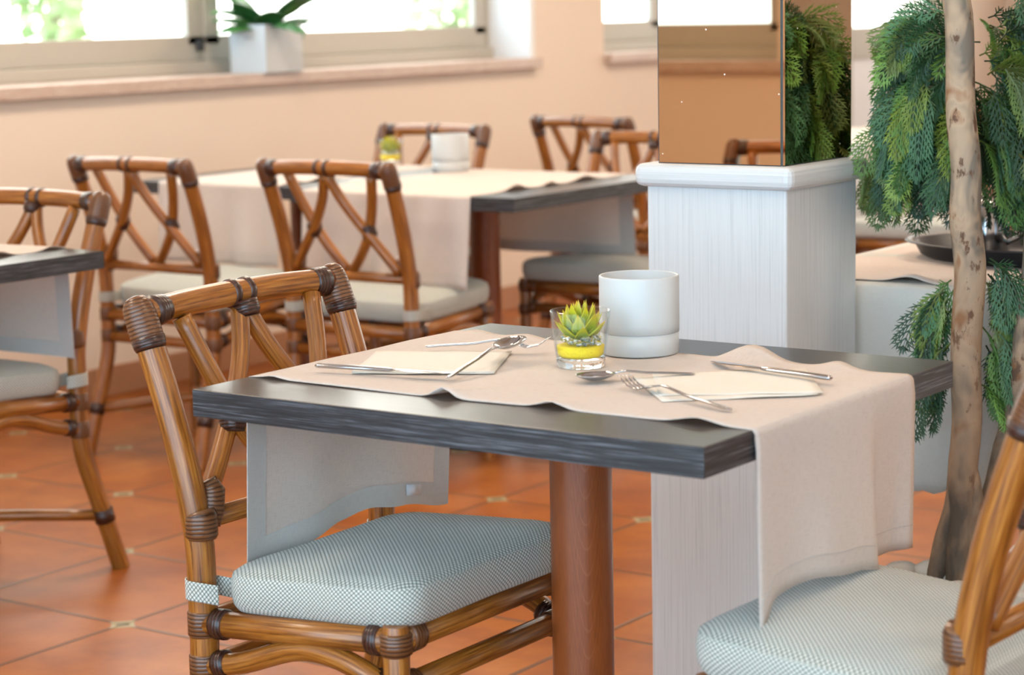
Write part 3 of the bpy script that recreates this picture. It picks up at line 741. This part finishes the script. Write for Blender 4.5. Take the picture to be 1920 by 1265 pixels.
# T4: large cloth over the whole table
def big_cloth(label, x0, x1, y0, y1, zb, z=.7515, seed=0):
    rd = random.Random(seed); mb = MB()
    P = []; n = 60
    per = []
    # rings from centre outwards, then the skirt
    def rect(t, e, wv, q):
        L = 2 * ((x1 - x0) + (y1 - y0)); d = (t % 1) * L
        a, b = x1 - x0, y1 - y0
        w = q * wv
        if d < a: return (x0 + d, y0 - e - w)
        d -= a
        if d < b: return (x1 + e + w, y0 + d)
        d -= b
        if d < a: return (x1 - d, y1 + e + w)
        d -= a; return (x0 - e - w, y1 - d)
    N_ = 160
    mxx, myy = (x0 + x1) / 2, (y0 + y1) / 2
    rows = [(.001, z, 0), (.3, z + .0005, 0), (.6, z + .001, 0), (.9, z + .001, 0), (1.0, z, 0)]
    for sc, h, q in rows:
        row = []
        for k in range(N_ + 1):
            x, y = rect(k / N_, 0, 0, 0); row.append((mxx + (x - mxx) * sc, myy + (y - myy) * sc, h + (.006 * max(0, math.sin(k * .37 + seed)) ** 6 if .6 < sc < 1 else 0)))
        P.append(row)
    for k2 in range(0, 15):
        q = k2 / 14; row = []
        for k in range(N_ + 1):
            wv = .006 + .012 * math.sin(2 * PI * 9 * k / N_ + seed) + .008 * math.sin(2 * PI * 23 * k / N_)
            x, y = rect(k / N_, .006, wv, q)
            hz = zb + .012 * math.sin(2 * PI * 16 * k / N_ + 1) + .008 * math.sin(2 * PI * 41 * k / N_)
            row.append((x, y, lerp(z - .006, hz, q)))
        P.append(row)
    o = mb.grid(P, [[(k * .019, i * .05) for k in range(N_ + 1)] for i in range(len(P))]).build('tablecloth', LINW, solid=.001)
    return tag(o, label, 'tablecloth')
LINW = mk_linen('ivory_linen', (.66, .64, .58), (.74, .72, .66), .15)
big_cloth('pale tablecloth hanging almost to the floor right of the pillar', -1.948, -1.13, 3.552, 4.31, .39)
big_cloth('white cloth over the far table between pillar and tree', -4.26, -3.44, 7.04, 7.86, .25, seed=3)
# peach overcloth on top of T4
P = [[(x, y, .7545 + .0012 * math.sin(x * 17) + (.014 * gauss(x + 1.66, .035) * gauss(y - 3.59, .03))) for y in [3.575 + .7 * k / 40 for k in range(41)]] for x in [-1.925 + .77 * k / 60 for k in range(61)]]
o = MB().grid(P, [[(p[0], p[1]) for p in r] for r in P]).build('overcloth', mk_linen('peach_linen', (.70, .58, .50), (.78, .67, .60), .1), solid=.001)
tag(o, 'peach top cloth laid over the pale tablecloth under the black tray', 'tablecloth')

# ------------------------------------------------------------------ things on the set table
def cyl_pot(label, x, y, z, r, h, group=None):
    t = thing('lantern_pot', (x, y, z), 0, label, 'pot', group)
    MB().lathe([(.002, 0), (r * .955, 0), (r * .985, .002), (r * .985, h * .274), (r * .975, h * .2775), (.002, h * .277)], 64).build('lower_ring', WHITE, t)
    MB().lathe([(r * .985, h * .279), (r * .997, h * .2815), (r, h * .4), (r, h * .985), (r * .985, h), (r * .955, h), (r * .94, h * .985), (r * .93, h * .32), (.002, h * .30)], 64).build('cup', WHITE, t)
    return t
p0 = cyl_pot('white matt cylindrical pot behind the succulent glass on the set table', -1.677, 2.694, .7525, .0585, .114)
dup(p0, (-4.06, 5.43, .7525), 0, 'blurred white cylindrical pot on the far table')

def leaf(mb, base, az, el, L, w, th, curl=.35, broad=False):
    # plump pointed succulent leaf
    n = 12; seg = 10
    d0 = Vector((math.cos(az) * math.cos(el), math.sin(az) * math.cos(el), math.sin(el)))
    side = Vector((-math.sin(az), math.cos(az), 0)); 
    pos = Vector(base); rings = []; e = el
    for i in range(n + 1):
        t = i / n; prof_ = [(0, .55), (.2, .9), (.4, 1.0), (.6, .78), (.8, .42), (.93, .14), (1, .015)]
        if broad: prof_ = [(0, .12), (.15, .5), (.45, 1.0), (.7, .95), (.9, .55), (1, .02)]
        ww = w * interp(t, prof_) ; tt = th * interp(t, [(0, .8), (.3, 1), (.7, .7), (1, .03)])
        d = Vector((math.cos(az) * math.cos(e), math.sin(az) * math.cos(e), math.sin(e))); nn = side.cross(d)
        ring = []
        for k in range(seg):
            a = 2 * PI * k / seg; cc = math.cos(a); ss = math.sin(a)
            lift = (abs(cc) ** 2) * ww * .35
            ring.append(pos + side * cc * ww + nn * (ss * tt + lift * (-1 if True else 1)) * -1)
        rings.append((mb.add(ring), t)); pos = pos + d * (L / n); e += curl / n
    for (a, t0), (b, t1) in zip(rings, rings[1:]):
        for k in range(seg):
            k2 = (k + 1) % seg; U = lambda q: .5 + .5 * math.cos(2 * PI * q / seg)
            mb.quad((a + k, a + k2, b + k2, b + k), [(U(k), t0), (U(k + 1), t0), (U(k + 1), t1), (U(k), t1)])
def succulent(label, x, y, z, full=True):
    t = thing('succulent_glass', (x, y, z), 0, label, 'plant')
    rb, rt, h = .0335, .0432, .080
    rad = lambda q: lerp(rb, rt, q / h)
    MB().lathe([(.001, 0), (rb - .001, 0), (rad(.001), .0015), (rad(.012), .012), (rad(.0132) - .0005, .0134), (.001, .0136)], 56).build('glass_base', GLASS, t)
    MB().lathe([(rad(.0135), .0138), (rad(.05), .05), (rt - .0003, h - .0008), (rt - .001, h), (rt - .0018, h - .0006), (rad(.05) - .0018, .05), (rad(.0136) - .0018, .0138)], 56).build('glass_wall', THIN, t)
    rs = lambda q: rad(q) - .0033
    MB().lathe([(.001, .0142), (rs(.0145) - .003, .0145), (rs(.018), .018), (rs(.030), .0298), (rs(.03) * .8, .0312), (rs(.03) * .4, .0302), (.001, .031)], 48).build('yellow_sand', SAND, t)
    rd = random.Random(4); b = MB()
    for k in range(58):
        a = rd.uniform(0, 2 * PI); rr = rs(.038) * math.sqrt(rd.uniform(.25, .98)) - .003; s = rd.uniform(.0030, .0048)
        cxk, cyk, czk = rr * math.cos(a), rr * math.sin(a), .034 + rd.uniform(0, .009)
        b.lathe([(s * math.sin(q), -s * math.cos(q) * .9) for q in (.05, .7, 1.3, 1.9, 2.5, 3.09)], 8, (cxk, cyk, czk))
    b.build('crystal_beads', CRYST, t)
    s = MB(); rd = random.Random(11)
    for ring, (n, el, L, w, rr, zz) in enumerate(((7, .50, .040, .0105, .005, .040), (8, .80, .046, .0110, .006, .044), (8, 1.05, .044, .0095, .004, .050), (5, 1.30, .038, .0065, .002, .056))):
        for k in range(n):
            a = 2 * PI * k / n + ring * .45 + rd.uniform(-.1, .1)
            leaf(s, (rr * math.cos(a), rr * math.sin(a), zz), a, el + rd.uniform(-.06, .06), L * rd.uniform(.92, 1.08), w, .0026, .25)
    s.build('succulent', SUCC, t)
    return t
sg = succulent('glass of yellow sand and clear beads with a spiky green succulent', -1.684, 2.548, .7525)
dup(sg, (-4.43, 5.60, .7525), 0, 'blurred green succulent in a glass on the far tables, left of the white pot')

def sheet(name, pts, z, label, cat, th=.0006, grp=None, curl=0):
    (a, b, c, d) = [Vector((*p, 0)) for p in pts]; n = 14
    P = [[(a.lerp(b, i / n).lerp(d.lerp(c, i / n), j / n) + Vector((0, 0, z + curl * (i / n) ** 3 * .004 + .0004 * math.sin(i * .9 + j * .5)))) for j in range(n + 1)] for i in range(n + 1)]
    o = MB().grid(P, [[(p.x, p.y) for p in r] for r in P]).build(name, NAP, solid=th)
    return tag(o, label, cat, grp)
def napkin(pts1, pts2, z, label):
    o = sheet('napkin', pts2, z, label, 'napkin')
    for k, off_ in ((1, .0016),):
        q = sheet('upper_fold', pts1, z + .0012, '', '')
        for kk in ('label', 'category'): del q[kk]
        q.parent = o
    return o
A = Vector((-1.930, 2.338)); Bv = Vector((-1.752, 2.432)); U = (Bv - A).normalized(); V = Vector((-U.y, U.x)); 
napkin([A + V * .004, Bv + V * .004, Bv + V * .19, A + V * .19], [A, Bv, Bv + V * .195, A + V * .195], .7542, 'square cream paper napkin at the left place setting')
A = Vector((-1.458, 2.388)); Bv = Vector((-1.283, 2.508)); U = (Bv - A).normalized(); V = Vector((-U.y, U.x))
A2 = Vector((-1.435, 2.358)); B2 = Vector((-1.286, 2.500)); U2 = (B2 - A2).normalized(); V2 = Vector((-U2.y, U2.x))
napkin([A, Bv, Bv + V * .185, A + V * .185], [A2, B2, B2 + V2 * .19, A2 + V2 * .19], .7542, 'square cream paper napkin at the right place setting, its layers skewed')

def ribbon(mb, path, widths, ths, seg=12, up=Vector((0, 0, 1))):
    P = [Vector(p) for p in path]; n = len(P); rings = []
    for i in range(n):
        d = (P[min(i + 1, n - 1)] - P[max(i - 1, 0)]).normalized(); s = d.cross(up).normalized(); u = s.cross(d).normalized()
        rings.append(mb.add([P[i] + s * math.cos(2 * PI * k / seg) * widths[i] / 2 + u * math.sin(2 * PI * k / seg) * ths[i] / 2 for k in range(seg)]))
    for a, b in zip(rings, rings[1:]):
        for k in range(seg): k2 = (k + 1) % seg; mb.quad((a + k, a + k2, b + k2, b + k))
    mb.quad([rings[0] + k for k in reversed(range(seg))]); mb.quad([rings[-1] + k for k in range(seg)])
def place(o, p0, p1, z, L, tilt=0, pitch=0):
    d = Vector((p1[0] - p0[0], p1[1] - p0[1])); a = math.atan2(d.y, d.x)
    o.location = (p0[0], p0[1], z); o.rotation_euler = (tilt, pitch, a)
# local: handle end at origin, head towards +x
def knife(label, p0, p1, z, L=.215):
    t = thing('knife', (0, 0, 0), 0, label, 'knife'); h = .55 * L
    m = MB(); xs = [0, .002, .006, h * .5, h * .9, h, h + .006]
    ribbon(m, [(x, 0, .004) for x in xs], [.006, .010, .0115, .0115, .0125, .0125, .008], [.003, .006, .0068, .0068, .0065, .006, .0035]); m.build('handle', STEEL, t, auto=50)
    m = MB(); n = 16; 
    ribbon(m, [(h + .004 + (L - h - .004) * i / n, .0015 * math.sin(i / n * 2.4), .004) for i in range(n + 1)], [lerp(.009, .0175, min(1, i / 4)) * (1 if i < 11 else math.cos((i - 11) / 5 * 1.45)) for i in range(n + 1)], [lerp(.0028, .0008, i / n) for i in range(n + 1)], 8); m.build('blade', STEEL, t, auto=50)
    place(t, p0, p1, z, L); return t
def fork(label, p0, p1, z, L=.205, roll=0, pitch=0):
    t = thing('fork', (0, 0, 0), 0, label, 'fork')
    hz = lambda x: interp(x / L, [(0, .002), (.35, .006), (.62, .012), (.72, .008), (.82, .0015), (.90, .004), (1, .015)])
    xs = [0, .003, .01, .04, .08, .11, .128, .14, .146]; xs = [x * L / .205 for x in xs]
    ws = [.005, .009, .010, .009, .007, .0062, .007, .014, .0225]; ths = [.0015, .003, .0034, .0034, .0036, .0034, .003, .0024, .0018]
    m = MB(); ribbon(m, cr([(x, 0, hz(x)) for x in xs], 3), [v for a, b in zip(ws, ws[1:]) for v in (a, lerp(a, b, .33), lerp(a, b, .67))] + [ws[-1]], [v for a, b in zip(ths, ths[1:]) for v in (a, lerp(a, b, .33), lerp(a, b, .67))] + [ths[-1]], 12)
    xe = xs[-1]
    ribbon(m, [(xe + q, 0, hz(xe + q)) for q in (0, .005, .012)], [.0225, .0235, .023], [.0018, .0017, .0016], 12)
    m.build('handle', STEEL, t)
    for k in range(4):
        y = (k - 1.5) * .0062; m = MB(); x0_ = xe + .009
        ribbon(m, [(lerp(x0_, L, i / 8), y, hz(lerp(x0_, L, i / 8))) for i in range(9)], [.0044] + [.0036] * 6 + [.0028, .0012], [.0016] * 7 + [.0012, .0006], 8); m.build('tine', STEEL, t)
    place(t, p0, p1, z, L, roll, pitch); return t
def spoon(label, p0, p1, z, L=.200, roll=0, pitch=0):
    t = thing('spoon', (0, 0, 0), 0, label, 'spoon')
    hz = lambda x: interp(x / L, [(0, .002), (.3, .006), (.6, .0125), (.70, .011), (.78, .008), (1, .0085)])
    xs = [0, .003, .01, .04, .08, .115, .135]; xs = [x * L / .2 for x in xs]
    ws = [.005, .009, .010, .009, .007, .006, .007]; ths = [.0015, .003, .0034, .0034, .0036, .0034, .0026]
    m = MB(); ribbon(m, [(x, 0, hz(x)) for x in xs], ws, ths, 12); m.build('handle', STEEL, t)
    x0_ = xs[-1] - .003; BL = L - x0_; BW = .0205
    rings = 8; seg = 28; P = []
    for i in range(rings + 1):
        q = i / rings; row = []
        for k in range(seg + 1):
            a = 2 * PI * k / seg
            ex = BL / 2 * math.cos(a) * q; ey = BW * math.sin(a) * q * (1 + .12 * math.cos(a))
            row.append((x0_ + BL / 2 + ex, ey, .0105 - .0085 * (1 - q ** 2.2)))
        P.append(row)
    MB().grid(P).build('bowl', STEEL, t, solid=.0011)
    place(t, p0, p1, z, L, roll, pitch); return t
ZT = .7535
knife('steel knife along the front of the left napkin', (-1.985, 2.326), (-1.79, 2.363), ZT + .005)
fork('steel fork lying behind the left napkin, partly under the spoon bowl', (-1.955, 2.542), (-1.80, 2.600), ZT + .006, .19, 0, -.02)
spoon('steel spoon crossing over the fork at the left place setting', (-1.772, 2.350), (-1.790, 2.56), ZT + .003, .205, 0, -.10)
spoon('steel spoon beside the fork at the left tip of the right napkin', (-1.497, 2.545), (-1.580, 2.462), ZT + .002, .165, 0, .022)
fork('steel fork, tines up, in front of the right napkin', (-1.322, 2.336), (-1.53, 2.425), ZT + .002, .235)
knife('steel knife along the back of the right napkin', (-1.304, 2.573), (-1.50, 2.617), ZT + .005)

# ------------------------------------------------------------------ sill plant
t = thing('potted_plant', (-5.27, 5.965, 1.036), 0, 'broad-leaved green plant in a white square pot on the window sill', 'plant')
pm = MB(); a, b, h = .085, .10, .17
pm = MB(); prf = [(1, 0), (1, h), (.90, h), (.90, .01), (.01, .01)]; rg = [pm.add([(x * q * a, y * q * b, z) for x, y in ((-1, -1), (1, -1), (1, 1), (-1, 1))]) for q, z in prf]
for r0_, r1_ in zip(rg, rg[1:]):
    for k in range(4): pm.quad((r0_ + k, r0_ + (k + 1) % 4, r1_ + (k + 1) % 4, r1_ + k))
pm.build('pot', WHITE, t, smooth=False, bevel=.002)
MB().box((-a + .008, -b + .008, .01), (a - .008, b - .008, h - .015)).build('soil', plain('dark_soil', (.04, .025, .015), .95), t, smooth=False)
lm = MB()
for k in range(3): lm.box((-.012 + k * .014, -b - .001, .118), (-.004 + k * .014, -b, .128))
lm.build('pot_lettering', plain('grey_print', (.3, .3, .32), .6), t, smooth=False)
GL = N('green_leaf'); _n = GL.noise(GL.co('Object', (1, 1, 1)), 12, 2); GL.base(GL.ramp(_n, (.3, (.03, .13, .04)), (.7, (.08, .26, .06)))); GL.set(Roughness=.35); GL = GL.m
rd = random.Random(5)
for k in range(15):
    a0 = 2 * PI * k / 15 + rd.uniform(-.2, .2); el = rd.uniform(.35, 1.3); L = rd.uniform(.17, .27)
    m = MB(); leaf(m, (.02 * math.cos(a0), .02 * math.sin(a0), .15), a0, el, L, rd.uniform(.045, .065), .002, -1.0, True); m.build('leaf', GL, t)
m = MB(); leaf(m, (.02, .06, .165), 1.2, .7, .16, .03, .002, -3.2, True); m.build('leaf', GL, t)
m = MB(); leaf(m, (-.02, -.03, .165), -2.0, .9, .2, .05, .002, -1.4, True); m.build('leaf', GL, t)

# ------------------------------------------------------------------ tray with steel pot on the table right of the pillar
tt = thing('serving_tray', (-1.60, 3.99, .757), 0, 'black oval tray on the peach cloth behind the tree trunk', 'tray')
def oval(prof, seg=48, e=1.45):
    m = MB(); rings = []
    for r, z in prof: rings.append(m.add([(r * e * math.cos(2 * PI * k / seg), r * math.sin(2 * PI * k / seg), z) for k in range(seg)]))
    for a_, b_ in zip(rings, rings[1:]):
        for k in range(seg): m.quad((a_ + k, a_ + (k + 1) % seg, b_ + (k + 1) % seg, b_ + k))
    return m
oval([(.001, 0), (.14, 0), (.15, .006), (.158, .026), (.172, .030), (.170, .033), (.154, .030), (.146, .010), (.001, .006)]).build('tray_body', BLACK, tt)
def steelpot(label, x, y, r, h):
    o = thing('steel_jug', (x, y, .764), 0, label, 'jug')
    MB().lathe([(.001, 0), (r * .95, 0), (r, .006), (r * .97, h * .5), (r * .9, h * .92), (r * .95, h), (r * .92, h), (r * .86, h * .9), (.001, h * .88)], 40).build('body', STEEL, o)
    MB().lathe([(.001, h * 1.12), (r * .12, h * 1.11), (r * .14, h * 1.04), (r * .6, h * 1.03), (r * .92, h * .985), (r * .9, h * .97), (.001, h * .97)], 30).build('lid', STEEL, o)
    MB().tube(cr([(r * .9, 0, h * .85), (r * 1.5, 0, h * .8), (r * 1.55, 0, h * .4), (r * .95, 0, h * .2)], 5), .005, 10).build('handle', STEEL, o)
    return o
steelpot('shiny steel jug on the black tray, half hidden by foliage', -1.70, 3.99, .055, .10)
steelpot('second steel jug on the black tray, right of the tree trunk', -1.50, 3.99, .065, .08)

# ------------------------------------------------------------------ tree
tx, ty = -1.478, 3.40
tr = thing('cypress_tree', (tx, ty, .2), 0, 'artificial weeping cypress with pale mottled trunk and drooping green sprays, right of the pillar', 'tree')
def tk(pts, rads, name='trunk', seg=16):
    P = cr(pts, 6); n = len(P); rr = [interp(i / (n - 1), [(k / (len(rads) - 1), r) for k, r in enumerate(rads)]) for i in range(n)]
    P = [p + Vector((.0025 * math.sin(i * .9), .0025 * math.cos(i * 1.3), 0)) for i, p in enumerate(P)]
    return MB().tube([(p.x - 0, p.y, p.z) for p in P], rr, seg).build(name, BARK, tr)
# local coordinates: origin at (tx,ty,.2)
tk([(-.005, 0, .03), (.0, 0, .12), (.004, 0, .25), (.006, 0, .45), (.008, 0, .62), (-.003, 0, .80), (-.013, 0, .98), (-.022, 0, 1.15), (-.025, 0, 1.6), (-.01, .02, 1.85)], [.024, .0235, .025, .0255, .0265, .025, .0235, .0225, .020, .018])
tk([(.004, .03, .03), (.015, .04, .12), (.06, .05, .30), (.085, .05, .45), (.10, .05, .62), (.13, .05, .9), (.15, .06, 1.3), (.13, .06, 1.6)], [.03, .026, .020, .019, .0185, .017, .014], 'second_trunk')
tk([(-.052, .0, .04), (-.032, .0, .13), (-.010, .004, .27)], [.020, .017, .012], 'root_flare')
tk([(.050, .0, .04), (.030, .0, .14), (.012, .004, .30)], [.022, .017, .011], 'root_flare')

def spray(mb, base, d, normal, L, col, droop, rd):
    """flat fern-like cypress spray: stem, branchlets, needles"""
    d = d.normalized(); pos = Vector(base); n = max(8, int(L / .0125)); w0 = L * .42
    def prism(a, b, w, c, taper=.25):
        ax = (b - a)
        if ax.length < 1e-5: return
        ax.normalize(); s1 = ax.orthogonal().normalized(); s2 = ax.cross(s1)
        i = mb.add([a + (s1 * math.cos(q) + s2 * math.sin(q)) * w for q in (0, 2.094, 4.189)] + [b + (s1 * math.cos(q) + s2 * math.sin(q)) * w * taper for q in (0, 2.094, 4.189)])
        for k in range(3): k2 = (k + 1) % 3; mb.quad((i + k, i + k2, i + 3 + k2, i + 3 + k)); mb.col.append(c)
    for i in range(n):
        t = i / n
        d = (d + Vector((0, 0, -1)) * droop / n * (1.2 - .4 * t)).normalized()
        side = d.cross(normal).normalized()
        nxt = pos + d * (L / n)
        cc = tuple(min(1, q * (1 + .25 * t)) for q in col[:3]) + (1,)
        prism(pos, nxt, .0014 * (1.3 - t), (col[0] * .8, col[1] * .65, col[2] * .6, 1), .9)
        for sg in (-1, 1):
            if i < 1: continue
            bl = w0 * math.sin(PI * min(1, .12 + t * .95)) ** .8 * rd.uniform(.75, 1.1) * (1 - .25 * t)
            bd = (d * .75 + side * sg * .66 + normal * rd.uniform(-.12, .12)).normalized()
            m_ = max(3, int(bl / .0075)); p = pos.copy()
            for k in range(m_):
                bd = (bd + d * .05 + Vector((0, 0, -.05))).normalized(); q = p + bd * (bl / m_)
                g = .85 + .3 * k / m_
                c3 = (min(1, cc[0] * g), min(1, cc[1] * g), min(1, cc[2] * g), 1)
                prism(p, q, .0016, c3, .9)
                if k < m_ - 1:
                    s2 = bd.cross(normal).normalized()
                    for s in (-1, 1):
                        nl = (.014 * (1 - k / m_ * .6)) * rd.uniform(.8, 1.15)
                        nd = (bd * .8 + s2 * s * .6).normalized(); prism(q, q + nd * nl, .0016, c3, .35)
                p = q
            prism(p, p + bd * .008, .0012, cc, .2)
        pos = nxt
GREENS = [(.045, .120, .022), (.070, .160, .028), (.105, .20, .032), (.165, .24, .035), (.028, .085, .030), (.045, .125, .048), (.12, .17, .05), (.020, .062, .022)]
LAT = Vector((.818, .575, 0)); DEP = Vector((-.57, .81, 0))
def cluster(name, n, lat0, lat1, dep0, dep1, zlo, zhi, th0, th1, seed, Lr=(.10, .16), droop=2.6, elr=(-.2, .9), left=True, dark=1.0):
    """sprays starting near the trunk and weeping outwards; lat/dep = across / away from the aisle"""
    rd = random.Random(seed); mb = MB()
    for k in range(n):
        z = rd.uniform(zlo, zhi); th = math.radians(rd.uniform(th0, th1)); el = rd.uniform(*elr)
        la = rd.uniform(lat0, lat1)
        base = LAT * la + DEP * rd.uniform(dep0, dep1) + Vector((0, 0, z))
        out = (LAT * (-1 if left else 1) * math.cos(th) + DEP * math.sin(th))
        d = out * math.cos(el) + Vector((0, 0, math.sin(el)))
        nrm = (Vector((.57, -.81, .1)) * rd.uniform(.2, 1) + out * rd.uniform(0, .8) + Vector((rd.uniform(-.4, .4), rd.uniform(-.4, .4), rd.uniform(0, .5)))).normalized()
        nrm = (nrm - d * nrm.dot(d)).normalized()
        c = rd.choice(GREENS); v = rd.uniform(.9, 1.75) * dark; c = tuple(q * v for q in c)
        spray(mb, base, d, nrm, rd.uniform(*Lr), c, droop * rd.uniform(.7, 1.25), rd)
    return mb.build(name, LEAF, tr, fix=False, smooth=False)
# z in local (tree origin z=.2)
cluster('left_foliage', 44, -.050, .050, .10, .24, .94, 1.03, -50, 60, 1, (.09, .14), 2.4, (.1, 1.1))
cluster('left_foliage', 90, -.080, .050, .10, .26, .79, .95, -55, 50, 21, (.09, .145), 3.0, (-.7, .5))
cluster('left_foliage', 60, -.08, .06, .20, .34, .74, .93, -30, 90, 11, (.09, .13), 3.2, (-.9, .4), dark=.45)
cluster('right_foliage', 60, .060, .20, .10, .26, .92, 1.02, -60, 60, 2, (.09, .15), 2.4, (.1, 1.1), left=False)
cluster('right_foliage', 110, .060, .22, .10, .28, .76, .95, -60, 60, 22, (.10, .15), 3.0, (-.7, .5), left=False)
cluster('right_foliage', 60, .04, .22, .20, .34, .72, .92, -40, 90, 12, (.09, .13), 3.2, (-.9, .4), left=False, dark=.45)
cluster('lower_foliage', 26, -.045, .0, .02, .05, .40, .60, -10, 60, 3, (.07, .12), 2.6, (-1.0, -.2))
cluster('lower_foliage', 70, .035, .16, .0, .04, .40, .64, -50, 40, 4, (.08, .13), 3.0, (-.9, .1), left=False)
cluster('upper_foliage', 50, .06, .17, -.02, .06, 1.10, 1.25, -60, 60, 5, (.10, .16), 3.0, (-.6, .2), left=False)
cluster('crown_foliage', 90, -.02, .16, -.02, .16, 1.38, 1.85, -180, 180, 6, (.14, .22), 2.6, (-.2, .9))
for p in (((-.012, 0, .92), (-.04, .05, .99), (-.10, .14, 1.0), (-.17, .20, .96)), ((-.008, 0, .80), (-.03, .06, .90), (-.06, .15, .93), (-.12, .17, .88)), ((.12, .05, .86), (.11, .12, .97), (.10, .22, 1.0), (.05, .30, .97)),
          ((.125, .05, .84), (.16, .12, .95), (.20, .22, .97), (.25, .28, .92)),
          ((-.025, 0, 1.5), (.03, .03, 1.62), (.08, .05, 1.72)), ((.14, .06, 1.15), (.13, .05, 1.25), (.11, .07, 1.30), (.06, .06, 1.28))):
    MB().tube(cr(p, 5), [.0075 - .0045 * k / (5 * (len(p) - 1)) for k in range(5 * (len(p) - 1) + 1)], 8).build('branch', BARK, tr)
# planter and pebbles
pt = thing('planter', (tx, ty - .02, 0), 0, 'round white planter under the cypress, filled with pebbles', 'planter')
MB().lathe([(.001, 0), (.085, 0), (.09, .004), (.118, .25), (.118, .26), (.111, .26), (.107, .23), (.001, .225)], 48).build('planter_body', WHITE, pt)
rd = random.Random(9); first = None
spots = [(-.095, -.055, .052, .036, .5), (-.06, -.10, .046, .030, 1.9), (-.045, .04, .05, .036, .2), (.055, -.085, .055, .035, 2.6), (.10, -.02, .05, .036, 1.2), (.0, -.085, .035, .026, .4), (.085, .06, .05, .034, 2.2), (.02, .085, .05, .03, .9), (.115, -.075, .04, .028, .2), (-.11, .01, .04, .03, 1.4)]
for i, (x, y, a, b, rz) in enumerate(spots):
    rr2 = random.Random(i); m = MB(); m.lathe([(math.sin(q), -math.cos(q)) for q in (.03, .35, .7, 1.05, 1.4, 1.75, 2.1, 2.45, 2.8, 3.11)], 18)
    m.v = [(p[0] * a * (1 + .08 * math.sin(3 * p[1] + i)), p[1] * b * (1 + .06 * math.sin(4 * p[0])), p[2] * b * .72) for p in m.v]
    o = m.build('pebble', PEB, loc=(tx + x, ty - .02 + y, .256 + b * .5 + (.012 if i in (5, 8) else 0)), rot=(.1 * math.sin(i), .1 * math.cos(i), rz))
    where = ['largest pebble left of the trunk foot', 'flat pebble at the near left of the planter', 'pebble tucked behind the root on the left', 'pale pebble right of the trunk foot', 'rounded grey pebble at the right rim', 'small pebble right in front of the trunk', 'pebble behind the trunk on the right', 'pebble furthest back behind the trunk', 'small pebble at the front right of the planter', 'pebble at the far left rim of the planter'][i]
    tag(o, where, 'pebble', 'pebbles around the cypress trunk')

# a second chair row reflected in the pillar mirror and beside the far cloth table
chair(-2.905, .965 + off, PI / 2, 'rattan chair seen only as a reflection in the pillar mirror')
chair(-3.19, 7.25 - off, -PI / 2, 'rattan chair at the far cloth-covered table, seen left of the foliage')
